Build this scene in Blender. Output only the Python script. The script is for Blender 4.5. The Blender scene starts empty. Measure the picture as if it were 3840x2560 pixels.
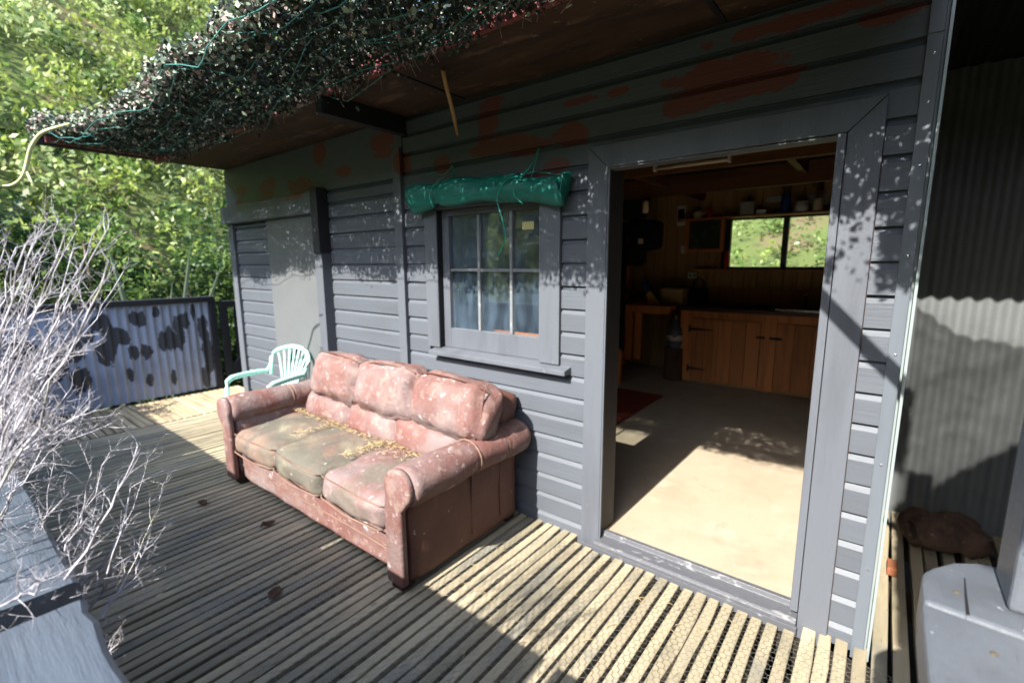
import bpy, bmesh, math, random
import numpy as np
from mathutils import Vector, Matrix, noise as mnoise
R = math.radians
random.seed(7); rng = np.random.default_rng(7)
sc = bpy.context.scene
COL = sc.collection

# ---------------------------------------------------------------- camera, light, exposure
def look_matrix(yaw, pitch, roll):
    f = Vector((math.sin(yaw)*math.cos(pitch), math.cos(yaw)*math.cos(pitch), -math.sin(pitch)))
    r = Vector((math.cos(yaw), -math.sin(yaw), 0)); d = f.cross(r)
    c, s = math.cos(roll), math.sin(roll)
    r2 = r*c + d*s; d2 = -r*s + d*c
    m = Matrix((r2, -d2, -f)).transposed()
    return m.to_4x4()
cam_data = bpy.data.cameras.new('camera'); cam = bpy.data.objects.new('camera', cam_data); COL.objects.link(cam)
cam.matrix_world = Matrix.Translation((0, -2.2, 1.533)) @ look_matrix(R(-38.243), R(9.397), R(0.311))
cam_data.sensor_width = 36; cam_data.lens = 36*1776.3/3840
cam_data.clip_start = .05; cam_data.clip_end = 300
cam_data.dof.use_dof = True; cam_data.dof.focus_distance = 1.25; cam_data.dof.aperture_fstop = 2.8
sc.camera = cam
SUN_EL, SUN_AZ = R(40), R(180.7)      # azimuth measured clockwise from +Y
w = bpy.data.worlds.new('World'); sc.world = w; w.use_nodes = True
nt = w.node_tree; bg = nt.nodes['Background']
sky = nt.nodes.new('ShaderNodeTexSky'); sky.sky_type = 'NISHITA'; sky.sun_disc = False
sky.sun_elevation = SUN_EL; sky.sun_rotation = SUN_AZ; sky.air_density = 1.0; sky.dust_density = 1.0
nt.links.new(sky.outputs[0], bg.inputs[0]); bg.inputs[1].default_value = 0.15
sl = bpy.data.lights.new('sun', 'SUN'); sl.energy = 3.6; sl.angle = R(0.53); sl.color = (1, .955, .88)
sun = bpy.data.objects.new('sun', sl); COL.objects.link(sun)
sd = Vector((math.sin(SUN_AZ)*math.cos(SUN_EL), math.cos(SUN_AZ)*math.cos(SUN_EL), math.sin(SUN_EL)))
sun.rotation_euler = sd.to_track_quat('Z', 'Y').to_euler(); sun.location = sd*30
vs = sc.view_settings; vs.view_transform = 'Standard'; vs.look = 'None'; vs.gamma = 1; vs.exposure = 2.05; vs.use_curve_mapping = False
sc.render.engine = 'CYCLES'; sc.cycles.use_denoising = True

# ---------------------------------------------------------------- materials
def L(h):   # sRGB hex-ish triple 0..255 -> linear
    return tuple(((c/255)/12.92 if c/255 <= .04045 else ((c/255+.055)/1.055)**2.4) for c in h)
def M(name, base, rough=.6, spec=.4, metal=0, layers=(), bump=(), coord='obj', rnd=0.0, spots=(), hue=0, trans=None):
    """base linear rgb; layers: (colour, scale, lo, hi, amount, stretch); bump: (scale, strength, stretch);
    spots: (colour, plane 'xz'/'yz', [(u,v,ru,rv)..], distortion)"""
    m = bpy.data.materials.new(name); m.use_nodes = True
    t = m.node_tree; N = t.nodes; K = t.links.new
    b = N['Principled BSDF']; b.inputs['Roughness'].default_value = rough
    b.inputs['Specular IOR Level'].default_value = spec; b.inputs['Metallic'].default_value = metal
    info = N.new('ShaderNodeObjectInfo')
    if coord == 'obj':
        tc = N.new('ShaderNodeTexCoord'); src = tc.outputs['Object']
        off = N.new('ShaderNodeVectorMath'); off.operation = 'MULTIPLY_ADD'
        K(info.outputs['Random'], off.inputs[0]); off.inputs[1].default_value = (37, 19, 53); K(src, off.inputs[2]); src = off.outputs[0]
    else:
        g = N.new('ShaderNodeNewGeometry'); src = g.outputs['Position']
    def nz(scale, stretch, detail=5, ro=.6):
        mp = N.new('ShaderNodeMapping'); mp.inputs['Scale'].default_value = [scale*s for s in stretch]; K(src, mp.inputs[0])
        n = N.new('ShaderNodeTexNoise'); n.inputs['Scale'].default_value = 1; n.inputs['Detail'].default_value = detail
        n.inputs['Roughness'].default_value = ro; K(mp.outputs[0], n.inputs['Vector']); return n
    colr = N.new('ShaderNodeRGB'); colr.outputs[0].default_value = (*base, 1); cur = colr.outputs[0]
    def mixc(fac, col):
        nonlocal cur
        x = N.new('ShaderNodeMix'); x.data_type = 'RGBA'; K(fac, x.inputs[0]); K(cur, x.inputs[6]); x.inputs[7].default_value = (*col, 1); cur = x.outputs[2]
    for ly in layers:
        col, scale, lo, hi, amt = ly[:5]; st = ly[5] if len(ly) > 5 else (1, 1, 1)
        n = nz(scale, st); mr = N.new('ShaderNodeMapRange'); mr.interpolation_type = 'SMOOTHSTEP'
        K(n.outputs[0], mr.inputs[0]); mr.inputs[1].default_value = lo; mr.inputs[2].default_value = hi; mr.inputs[4].default_value = amt
        mixc(mr.outputs[0], col)
    for col, plane, els, dist in spots:
        n = nz(11, (1, 1, .55), 6, .7); sp = N.new('ShaderNodeSeparateXYZ'); g2 = N.new('ShaderNodeNewGeometry'); K(g2.outputs['Position'], sp.inputs[0])
        nsub = N.new('ShaderNodeMath'); nsub.operation = 'MULTIPLY_ADD'; K(n.outputs[0], nsub.inputs[0]); nsub.inputs[1].default_value = dist; nsub.inputs[2].default_value = -dist/2
        acc = None
        for (u, v, ru, rv) in els:
            cb = N.new('ShaderNodeCombineXYZ')
            for k, (ax, c0, r0) in enumerate((('X' if plane == 'xz' else 'Y', u, ru), ('Z', v, rv))):
                a = N.new('ShaderNodeMath'); a.operation = 'MULTIPLY_ADD'; K(sp.outputs[ax], a.inputs[0]); a.inputs[1].default_value = 1/r0; a.inputs[2].default_value = -c0/r0
                K(a.outputs[0], cb.inputs[k])
            ln = N.new('ShaderNodeVectorMath'); ln.operation = 'LENGTH'; K(cb.outputs[0], ln.inputs[0])
            if acc is None: acc = ln.outputs['Value']
            else:
                mn = N.new('ShaderNodeMath'); mn.operation = 'MINIMUM'; K(acc, mn.inputs[0]); K(ln.outputs['Value'], mn.inputs[1]); acc = mn.outputs[0]
        ad = N.new('ShaderNodeMath'); ad.operation = 'ADD'; ra = N.new('ShaderNodeMath'); ra.operation = 'MULTIPLY_ADD'; K(info.outputs['Random'], ra.inputs[0]); ra.inputs[1].default_value = .7; ra.inputs[2].default_value = -.35; rb = N.new('ShaderNodeMath'); rb.operation = 'ADD'; K(ra.outputs[0], rb.inputs[0]); K(nsub.outputs[0], rb.inputs[1])
        K(acc, ad.inputs[0]); K(rb.outputs[0], ad.inputs[1])
        mr = N.new('ShaderNodeMapRange'); mr.interpolation_type = 'SMOOTHSTEP'; K(ad.outputs[0], mr.inputs[0])
        mr.inputs[1].default_value = 1.03; mr.inputs[2].default_value = .99; mr.inputs[3].default_value = 0; mr.inputs[4].default_value = .92
        mixc(mr.outputs[0], col)
    if rnd or hue:
        hs = N.new('ShaderNodeHueSaturation'); K(cur, hs.inputs['Color'])
        mr = N.new('ShaderNodeMapRange'); K(info.outputs['Random'], mr.inputs[0]); mr.inputs[3].default_value = 1-rnd; mr.inputs[4].default_value = 1+rnd
        K(mr.outputs[0], hs.inputs['Value']); cur = hs.outputs[0]
    K(cur, b.inputs['Base Color'])
    prev = None
    for scale, strg, st in bump:
        n = nz(scale, st, 6, .65); bp = N.new('ShaderNodeBump'); bp.inputs['Strength'].default_value = strg; bp.inputs['Distance'].default_value = .01
        K(n.outputs[0], bp.inputs['Height'])
        if prev: K(prev, bp.inputs['Normal'])
        prev = bp.outputs[0]
    if prev: K(prev, b.inputs['Normal'])
    if trans:
        tr = N.new('ShaderNodeBsdfTranslucent'); tr.inputs[0].default_value = (*trans[0], 1); mx = N.new('ShaderNodeMixShader'); mx.inputs[0].default_value = trans[1]
        K(b.outputs[0], mx.inputs[1]); K(tr.outputs[0], mx.inputs[2]); K(mx.outputs[0], N['Material Output'].inputs[0])
    return m

RED = (.15, .042, .036)
reds = [(-5.12, 2.25, .13, .05), (-4.58, 2.24, .16, .07), (-4.58, 2.17, .11, .05), (-4.0, 2.17, .17, .08), (-3.32, 2.23, .12, .045), (-3.66, 2.41, .09, .1), (-2.87, 2.37, .14, .06),
        (-2.66, 2.2, .07, .07), (-2.83, 2.29, .13, .03), (-1.9, 2.33, .08, .1), (-1.81, 2.19, .16, .035), (-1.63, 2.15, .13, .035), (-1.33, 2.17, .075, .045),
        (-1.42, 2.03, .075, .035), (-1.55, 2.0, .2, .02), (-2.27, 2.13, .06, .05), (-1.3, 2.325, .1, .02), (-1.09, 2.32, .06, .02), (-.62, 2.31, .23, .05),
        (-.5, 2.25, .16, .05), (-.75, 2.2, .1, .03), (-.1, 2.36, .1, .03), (-.35, 2.42, .3, .03), (-5.2, 2.15, .09, .03), (-1.87, 2.42, .1, .05)]
G0 = (.086, .096, .112)
GRAIN = (1, 12, 12)
mat_board = M('grey_board_paint', G0, .5, .35, layers=[((.07, .074, .085), 3, .45, .7, .5, (.4, 1, 2)), ((.13, .135, .15), 5, .6, .78, .3, (.3, 1, 2)), ((.04, .04, .044), 9, .7, .76, .4, (.15, 1, 4))],
              bump=[(26, .2, (.12, 1, 3)), (110, .1, (.2, 1, 2))], coord='pos', spots=[(RED, 'xz', reds, 2.3)], rnd=.05)
mat_trim = M('grey_trim_paint', (.098, .107, .124), .48, .35, layers=[((.07, .075, .087), 4, .45, .7, .6, (2, 2, .3)), ((.19, .19, .2), 30, .66, .75, .5)],
             bump=[(28, .3, (4, 1, .15)), (150, .12, (1, 1, 1))], coord='pos', spots=[(RED, 'xz', reds, 2.3)], rnd=.06)
mat_door = M('closet_door_paint', (.115, .122, .125), .5, .35, layers=[((.09, .096, .1), 3, .4, .7, .5)], bump=[(60, .1, (1, 1, 1))])
mat_steel = M('painted_steel', (.105, .12, .14), .38, .5, layers=[((.08, .09, .105), 5, .45, .7, .5, (3, 3, .3))], bump=[(90, .05, (1, 1, 1))])
mat_bar = M('worn_glazing_paint', (.16, .17, .18), .5, .4, layers=[((.32, .32, .31), 40, .55, .65, .7)])
mat_edge = M('pale_steel_edge', (.3, .35, .35), .35, .5, metal=.3)
mat_sill = M('worn_sill_paint', (.085, .088, .098), .38, .5, layers=[((.3, .3, .3), 14, .58, .66, .7, (1, 3, 1)), ((.34, .25, .15), 40, .68, .73, .8)], bump=[(50, .3, (1, 3, 1))])
mat_plank = M('weathered_plank', (.36, .305, .205), .8, .25, layers=[((.17, .155, .105), 2.2, .45, .7, .7, (3, .6, 1)), ((.4, .33, .22), 9, .58, .72, .5, (3, .5, 1)), ((.05, .045, .035), 26, .63, .72, .65, (2, .5, 1)), ((.17, .17, .15), 1.1, .5, .66, .7)],
              bump=[(40, .5, (3, .3, 1)), (140, .2, (1, 1, 1))], rnd=.2)
mat_plank_x = M('weathered_plank_strip', (.4, .32, .2), .8, .25, layers=[((.15, .12, .085), 2.2, .45, .7, .7, (.6, 3, 1)), ((.05, .045, .035), 26, .63, .72, .5, (.5, 2, 1))], bump=[(40, .5, (.3, 3, 1))], rnd=.2)
mat_joist = M('dark_joist', (.03, .024, .018), .9, .1)
mat_soil = M('soil', (.01, .009, .007), .95, .1, layers=[((.02, .02, .012), 1.5, .45, .65, .8)], coord='pos')
mat_wire = M('galvanised_wire', (.42, .42, .4), .35, .5, metal=.8)
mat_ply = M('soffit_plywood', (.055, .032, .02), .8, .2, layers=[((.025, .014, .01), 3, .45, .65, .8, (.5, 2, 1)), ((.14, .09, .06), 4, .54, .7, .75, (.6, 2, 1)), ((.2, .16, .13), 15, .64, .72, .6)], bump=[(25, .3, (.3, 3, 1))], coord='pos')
mat_fascia = M('red_fascia_paint', (.16, .04, .035), .6, .3, layers=[((.3, .24, .24), 4, .55, .65, .6, (.5, 1, 1)), ((.03, .028, .028), 6, .6, .7, .8)], coord='pos')
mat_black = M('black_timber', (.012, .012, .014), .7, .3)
mat_dark = M('charcoal_timber', (.022, .023, .027), .6, .35, layers=[((.05, .052, .06), 6, .55, .75, .5, (1, 1, .3))], bump=[(30, .2, (1, 1, .2))])
fp = [(-1.0, .93, .07, .1), (-.95, .86, .05, .14), (-1.11, .8, .06, .06), (-.96, .62, .1, .14), (-.84, .77, .08, .09), (-.7, .96, .05, .09), (-.64, .93, .05, .1), (-.74, .58, .05, .1), (-.63, .58, .06, .11),
      (-.5, 1.0, .04, .08), (-.46, .68, .05, .13), (-.38, .68, .08, .14), (-.29, .74, .06, .2), (-.22, .88, .05, .13), (-.13, .98, .03, .1), (-.8, .32, .03, .08), (-.63, .24, .045, .09), (-.4, .24, .03, .1), (-1.21, .36, .09, .12),
      (-1.26, .68, .1, .12), (-1.35, .53, .06, .12), (-.02, .45, .07, .3), (-.04, .75, .06, .2), (-1.4, .42, .06, .06), (-1.6, .7, .12, .15), (-1.9, .4, .1, .2), (-.06, .2, .06, .16)]
mat_fence = M('pale_corrugated_paint', (.29, .33, .43), .4, .5, layers=[((.2, .23, .3), 2, .45, .65, .6), ((.5, .47, .45), 14, .66, .74, .5)], coord='pos', spots=[((.028, .028, .03), 'yz', fp, 2.2)], bump=[(80, .06, (1, 1, 1))])
mat_corr = M('grey_corrugated_iron', (.115, .122, .122), .5, .4, layers=[((.08, .085, .085), 3, .45, .65, .6), ((.4, .4, .37), 18, .7, .76, .5), ((.09, .088, .08), 8, .6, .72, .5)], coord='pos', bump=[(60, .08, (1, 1, 1))])
mat_roof = M('dark_roof_iron', (.02, .02, .021), .6, .3)
LEA = (.155, .078, .067)
SCUFF = [((.18, .07, .06), 3.5, .44, .68, .6), ((.185, .115, .102), 5, .44, .66, .7), ((.2, .165, .16), 2.6, .44, .64, .65), ((.27, .2, .165), 14, .52, .66, .5), ((.36, .3, .29), 30, .6, .7, .55), ((.12, .05, .045), 55, .66, .72, .5), ((.45, .4, .39), 19, .63, .7, .6), ((.2, .17, .17), 16, .6, .68, .6), ((.65, .62, .6), 42, .7, .74, .7), ((.5, .47, .46), 5.5, .68, .71, .7)]
LB = [(9, .35, (1, 1, 1)), (28, .35, (1, 1, 1)), (60, .4, (1, 1, 1)), (220, .15, (1, 1, 1))]
mat_leather = M('worn_red_leather', LEA, .66, .28, layers=SCUFF, bump=LB)
mat_leather_side = M('worn_brown_leather', (.12, .052, .037), .55, .35, layers=[((.09, .035, .028), 4, .42, .66, .8), ((.33, .2, .14), 6, .55, .72, .4, (1, 1, .5)), ((.5, .42, .38), 18, .66, .71, .7), ((.04, .02, .018), 5, .6, .72, .7)], bump=LB)
mat_seat = M('mildewed_seat_leather', (.19, .13, .1), .75, .25, layers=[((.1, .1, .08), 2.6, .36, .6, .85), ((.25, .23, .15), 6, .5, .7, .6), ((.2, .1, .08), 3.1, .58, .75, .6), ((.07, .072, .068), 7, .56, .7, .7, (1, .35, 1)), ((.58, .54, .48), 22, .66, .72, .6)], bump=LB)
mat_piping = M('faded_piping', (.2, .125, .09), .6, .3, layers=[((.12, .06, .045), 8, .5, .65, .7)])
mat_foot = M('sofa_foot_wood', (.04, .025, .016), .6, .3)
mat_straw = M('dry_needles', (.4, .3, .16), .8, .2, rnd=0)
mat_plastic = M('mint_plastic', (.38, .62, .55), .38, .45, layers=[((.3, .5, .44), 6, .5, .7, .5), ((.5, .6, .5), 30, .68, .74, .4)])
mat_cloth = M('green_shade_cloth', (.009, .15, .115), .5, .4, layers=[((.006, .1, .078), 8, .45, .7, .7, (.5, 1, 2)), ((.05, .34, .27), 9, .62, .8, .6, (1, 1, 2))], bump=[(14, .25, (.3, 1, 1)), (260, .15, (1, 1, 1))])
mat_cord = M('green_cord', (.015, .34, .25), .5, .4)
mat_teal = M('teal_net_cord', (.05, .19, .17), .5, .4)
mat_nail = M('rusty_nail', (.2, .17, .12), .4, .5, metal=.6)
mat_metal = M('bare_metal', (.5, .5, .5), .35, .5, metal=.9)
mat_orange = M('orange_putty_wood', (.55, .2, .06), .6, .3)
mat_chrome = M('stainless', (.75, .76, .78), .18, .5, metal=.95)
mat_pine = M('pine_lining', (.36, .22, .095), .6, .3, layers=[((.22, .12, .05), 5, .45, .68, .7, (3, 3, .25)), ((.12, .06, .025), 12, .68, .75, .7)], bump=[(30, .15, (3, 3, .2))], rnd=.14)
mat_rimu = M('red_brown_timber', (.6, .22, .07), .5, .4, layers=[((.34, .115, .04), 4, .45, .68, .75, (3, 3, .25)), ((.55, .26, .1), 6, .6, .75, .5, (2, 2, .4))], bump=[(30, .15, (3, 3, .2))], rnd=.25)
mat_top = M('dark_bench_top', (.05, .02, .02), .4, .5, layers=[((.1, .025, .03), 5, .5, .65, .6)])
mat_floor = M('worn_particle_floor', (.36, .295, .215), .75, .25, layers=[((.3, .24, .17), 2.2, .45, .7, .7), ((.43, .37, .29), 4, .55, .72, .6), ((.24, .2, .15), 7, .58, .74, .5), ((.5, .45, .37), 26, .66, .74, .5)], coord='pos', bump=[(70, .2, (1, 1, 1))])
mat_rug = M('red_mat', (.2, .045, .03), .9, .1, layers=[((.12, .03, .02), 20, .45, .65, .6)], bump=[(150, .5, (1, 1, 1))])
mat_beam = M('brown_beam', (.13, .055, .02), .6, .3, layers=[((.07, .03, .012), 4, .45, .65, .7, (.3, 2, 2))])
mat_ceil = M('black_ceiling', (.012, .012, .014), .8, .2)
mat_white = M('white_plastic', (.72, .72, .74), .4, .4)
mat_cream = M('cream_enamel', (.62, .54, .4), .4, .4)
mat_card = M('cardboard', (.45, .3, .17), .85, .2)
mat_yellow = M('yellow_card', (.65, .42, .06), .6, .3)
mat_blue = M('blue_card', (.02, .05, .22), .6, .3)
mat_redp = M('red_enamel', (.55, .015, .012), .35, .5)
mat_gas = M('grey_cylinder_paint', (.1, .11, .16), .4, .5)
mat_paper = M('paper', (.42, .41, .4), .8, .2, layers=[((.12, .12, .13), 40, .56, .6, .6, (1, 1, 4))])
mat_fabric = M('dark_fabric', (.018, .016, .022), .9, .1, bump=[(20, .5, (1, 1, .3))])
mat_pic = M('dim_picture', (.03, .04, .03), .5, .4, layers=[((.08, .1, .05), 6, .5, .6, .7)])
mat_iron = M('black_iron', (.012, .012, .014), .5, .5)
mat_bulb = M('glass_lantern', (.8, .62, .42), .15, .6)
mat_bark = M('pale_bark', (.42, .4, .43), .7, .3, layers=[((.16, .14, .135), 34, .46, .64, .75), ((.36, .35, .16), 5, .58, .72, .7), ((.6, .58, .6), 70, .6, .68, .6)])
mat_stick = M('dry_stick', (.36, .22, .1), .8, .2)
mat_vine = M('pale_vine', (.5, .52, .26), .6, .3)
mat_log = M('bark_log', (.1, .06, .042), .85, .2, layers=[((.04, .024, .018), 9, .45, .65, .8), ((.3, .24, .2), 26, .64, .7, .7), ((.16, .1, .06), 5, .5, .7, .6)], bump=[(18, .9, (1, 1, 1)), (60, .5, (1, 1, 1))])
mat_cap = M('grey_cap_paint', (.07, .085, .106), .38, .5, layers=[((.04, .05, .066), 3, .42, .66, .7, (.5, 3, 1)), ((.17, .185, .21), 8, .6, .75, .5, (.4, 6, 1))], bump=[(22, .3, (.3, 4, 1)), (90, .1, (1, 1, 1))])
mat_post = M('grey_post_paint', (.1, .11, .125), .42, .45, layers=[((.07, .078, .09), 4, .42, .66, .6), ((.22, .23, .24), 14, .62, .74, .45, (1, 2, 1)), ((.035, .036, .04), 30, .66, .69, .8, (3.5, .35, 1)), ((.4, .41, .42), 60, .69, .72, .8), ((.06, .066, .075), 7, .55, .7, .5)], bump=[(30, .28, (4, .5, 1)), (110, .1, (1, 1, 1))])
def leafmat(n, c, tr=.35, rough=.45): return M(n, c, rough, .4, trans=(tuple(min(1, x*1.6) for x in c), tr))
mat_l1 = leafmat('leaf_mid_green', (.115, .19, .042)); mat_l2 = leafmat('leaf_dark_green', (.03, .065, .016)); mat_l3 = leafmat('leaf_yellow_green', (.29, .35, .08))
mat_l4 = leafmat('leaf_pale_green', (.37, .43, .19)); mat_l5 = leafmat('leaf_olive', (.1, .12, .035)); mat_l6 = leafmat('leaf_orange', (.4, .2, .03))
mat_wood = M('shrub_wood', (.12, .09, .06), .85, .2)
mat_hill = M('hillside_ground', (.1, .125, .04), .95, .1, layers=[((.1, .11, .04), .6, .4, .7, .6), ((.15, .105, .065), .7, .52, .66, .8), ((.05, .06, .025), 2.2, .5, .68, .7)], coord='pos')
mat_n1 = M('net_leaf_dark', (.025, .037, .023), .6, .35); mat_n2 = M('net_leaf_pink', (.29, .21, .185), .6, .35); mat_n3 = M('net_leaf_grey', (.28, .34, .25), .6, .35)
def weave(name, col, cover):
    m = bpy.data.materials.new(name); m.use_nodes = True; t = m.node_tree; N = t.nodes; K = t.links.new
    N['Principled BSDF'].inputs['Base Color'].default_value = (*col, 1); N['Principled BSDF'].inputs['Roughness'].default_value = .7
    tr = N.new('ShaderNodeBsdfTransparent'); mx = N.new('ShaderNodeMixShader'); g = N.new('ShaderNodeNewGeometry'); n = N.new('ShaderNodeTexNoise'); n.inputs['Scale'].default_value = 9; n.inputs['Detail'].default_value = 4
    K(g.outputs['Position'], n.inputs['Vector']); mr = N.new('ShaderNodeMapRange'); K(n.outputs[0], mr.inputs[0]); mr.inputs[1].default_value = .3; mr.inputs[2].default_value = .7; mr.inputs[3].default_value = cover-.09; mr.inputs[4].default_value = cover+.09
    K(mr.outputs[0], mx.inputs[0]); K(tr.outputs[0], mx.inputs[1]); K(N['Principled BSDF'].outputs[0], mx.inputs[2]); K(mx.outputs[0], N['Material Output'].inputs[0]); return m
mat_weave = weave('open_weave_shade_sheet', (.03, .05, .035), .66)  # see-through weave for the added sheet that dims the alcove
def glass(name, dirt):
    m = bpy.data.materials.new(name); m.use_nodes = True; t = m.node_tree; N = t.nodes; K = t.links.new; N.remove(N['Principled BSDF'])
    tr = N.new('ShaderNodeBsdfTransparent'); tr.inputs[0].default_value = (.9, .93, .92, 1); gl = N.new('ShaderNodeBsdfGlossy'); gl.inputs['Roughness'].default_value = .03
    fr = N.new('ShaderNodeFresnel'); fr.inputs[0].default_value = 1.52; m1 = N.new('ShaderNodeMixShader'); K(fr.outputs[0], m1.inputs[0]); K(tr.outputs[0], m1.inputs[1]); K(gl.outputs[0], m1.inputs[2])
    out = m1.outputs[0]
    if dirt:
        df = N.new('ShaderNodeBsdfDiffuse'); df.inputs[0].default_value = (.17, .24, .33, 1)
        g = N.new('ShaderNodeNewGeometry'); mp = N.new('ShaderNodeMapping'); mp.inputs['Scale'].default_value = (9, 1, 3); K(g.outputs['Position'], mp.inputs[0])
        n = N.new('ShaderNodeTexNoise'); n.inputs['Scale'].default_value = 1.6; n.inputs['Detail'].default_value = 7; K(mp.outputs[0], n.inputs['Vector'])
        mr = N.new('ShaderNodeMapRange'); K(n.outputs[0], mr.inputs[0]); mr.inputs[1].default_value = .4; mr.inputs[2].default_value = .75; mr.inputs[3].default_value = dirt*.45; mr.inputs[4].default_value = dirt*1.5
        m2 = N.new('ShaderNodeMixShader'); K(mr.outputs[0], m2.inputs[0]); K(out, m2.inputs[1]); K(df.outputs[0], m2.inputs[2]); out = m2.outputs[0]
    K(out, N['Material Output'].inputs[0]); return m
mat_glass_dirty = glass('grimy_glass', .13); mat_glass = glass('window_glass', 0)

# ---------------------------------------------------------------- mesh helpers
class G:
    def __init__(s): s.v = []; s.f = []; s.m = []
    def add(s, vs, fs, mi=0):
        o = len(s.v); s.v += [tuple(p) for p in vs]; s.f += [tuple(i+o for i in f) for f in fs]; s.m += [mi]*len(fs); return s
    def box(s, x0, x1, y0, y1, z0, z1, mi=0, mat=None):
        vs = [Vector(p) for p in ((x0, y0, z0), (x1, y0, z0), (x1, y1, z0), (x0, y1, z0), (x0, y0, z1), (x1, y0, z1), (x1, y1, z1), (x0, y1, z1))]
        if mat: vs = [mat @ p for p in vs]
        return s.add(vs, [(0, 3, 2, 1), (4, 5, 6, 7), (0, 1, 5, 4), (1, 2, 6, 5), (2, 3, 7, 6), (3, 0, 4, 7)], mi)
    def prism(s, poly, a, b, axis='x', mi=0):   # poly in the two other axes, extruded a..b
        n = len(poly)
        def P(t, u, v): return {'x': (t, u, v), 'y': (u, t, v), 'z': (u, v, t)}[axis]
        vs = [P(a, *p) for p in poly] + [P(b, *p) for p in poly]
        fs = [tuple(range(n))[::-1], tuple(range(n, 2*n))] + [(i, (i+1) % n, n+(i+1) % n, n+i) for i in range(n)]
        return s.add(vs, fs, mi)
    def tube(s, path, r, n=6, mi=0, cap=True):
        path = [Vector(p) for p in path]; k = len(path); rs = r if isinstance(r, (list, tuple)) else [r]*k
        up = Vector((.13, .27, .95)); vs = []
        for i, p in enumerate(path):
            d = (path[min(i+1, k-1)]-path[max(i-1, 0)]).normalized()
            a = d.cross(up)
            if a.length < 1e-3: a = d.cross(Vector((1, 0, 0)))
            a.normalize(); b = d.cross(a)
            for j in range(n):
                t = 2*math.pi*j/n; vs.append(p + (a*math.cos(t)+b*math.sin(t))*rs[i])
        fs = [(i*n+j, i*n+(j+1) % n, (i+1)*n+(j+1) % n, (i+1)*n+j) for i in range(k-1) for j in range(n)]
        if cap: fs += [tuple(range(n))[::-1], tuple((k-1)*n+j for j in range(n))]
        return s.add(vs, fs, mi)
    def lathe(s, prof, c=(0, 0, 0), n=16, mi=0):
        vs = [(c[0]+r*math.cos(2*math.pi*j/n), c[1]+r*math.sin(2*math.pi*j/n), c[2]+z) for r, z in prof for j in range(n)]
        fs = [(i*n+j, i*n+(j+1) % n, (i+1)*n+(j+1) % n, (i+1)*n+j) for i in range(len(prof)-1) for j in range(n)]
        fs += [tuple(range(n))[::-1], tuple((len(prof)-1)*n+j for j in range(n))]
        return s.add(vs, fs, mi)
    def corr(s, a0, a1, z0, z1, plane, c, pitch=.076, amp=.009, nz=2, per=8, top=None, mi=0):
        """corrugated sheet with 2 skins; plane 'y': spans x at y=c; plane 'x': spans y at x=c; plane 'z': spans x at height c, z0..z1 are y"""
        na = max(2, int((a1-a0)/pitch*per)); vs = []; fs = []
        for i in range(na+1):
            a = a0+(a1-a0)*i/na; o = amp*math.sin(2*math.pi*a/pitch)
            for j in range(nz+1):
                z = z0+(z1-z0)*j/nz
                vs.append({'y': (a, c+o, z), 'x': (c+o, a, z), 'z': (a, z, c+o)}[plane])
        k = nz+1
        for i in range(na):
            for j in range(nz): fs.append((i*k+j, (i+1)*k+j, (i+1)*k+j+1, i*k+j+1))
        return s.add(vs, fs, mi)
    def mesh(s, name, mats, smooth=False):
        me = bpy.data.meshes.new(name); me.from_pydata(s.v, [], s.f)
        for m in (mats if isinstance(mats, (list, tuple)) else [mats]): me.materials.append(m)
        me.polygons.foreach_set('material_index', s.m)
        if smooth: me.polygons.foreach_set('use_smooth', [True]*len(s.f))
        bm = bmesh.new(); bm.from_mesh(me); bmesh.ops.recalc_face_normals(bm, faces=bm.faces); bm.to_mesh(me); bm.free()
        me.update(); return me
def link(name, me, parent=None, loc=None):
    o = bpy.data.objects.new(name, me); COL.objects.link(o)
    if parent: o.parent = parent
    if loc: o.location = loc
    return o
def put(name, g, mats, parent=None, bevel=0, smooth=False, loc=None, kind=None, label=None):
    o = link(name, g.mesh(name, mats, smooth), parent, loc)
    if bevel:
        md = o.modifiers.new('edge', 'BEVEL'); md.width = bevel; md.segments = 2; md.limit_method = 'ANGLE'; md.angle_limit = R(40)
    if kind: o['kind'] = kind
    if label: o['label'] = label
    return o
def thing(name, label, cat, loc=(0, 0, 0), group=None, rz=0):
    o = bpy.data.objects.new(name, None); COL.objects.link(o); o.location = loc; o.rotation_euler.z = rz; o.empty_display_size = .1
    o['label'] = label; o['category'] = cat
    if group: o['group'] = group
    return o
def tag(o, label, cat, group=None):
    o['label'] = label; o['category'] = cat
    if group: o['group'] = group
    return o
def struct(name, loc=(0, 0, 0)):
    o = bpy.data.objects.new(name, None); COL.objects.link(o); o.location = loc; o['kind'] = 'structure'; return o
def arrays_obj(name, V, F, mats, mi, parent=None, smooth=False):
    me = bpy.data.meshes.new(name); nv, nf = len(V), len(F); k = F.shape[1]
    me.vertices.add(nv); me.vertices.foreach_set('co', V.astype(np.float32).ravel())
    me.loops.add(nf*k); me.loops.foreach_set('vertex_index', F.astype(np.int32).ravel())
    me.polygons.add(nf); me.polygons.foreach_set('loop_start', np.arange(0, nf*k, k, dtype=np.int32)); me.polygons.foreach_set('loop_total', np.full(nf, k, dtype=np.int32))
    for m in mats: me.materials.append(m)
    me.polygons.foreach_set('material_index', mi.astype(np.int32)); me.update(calc_edges=True); me.validate()
    return link(name, me, parent)
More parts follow.
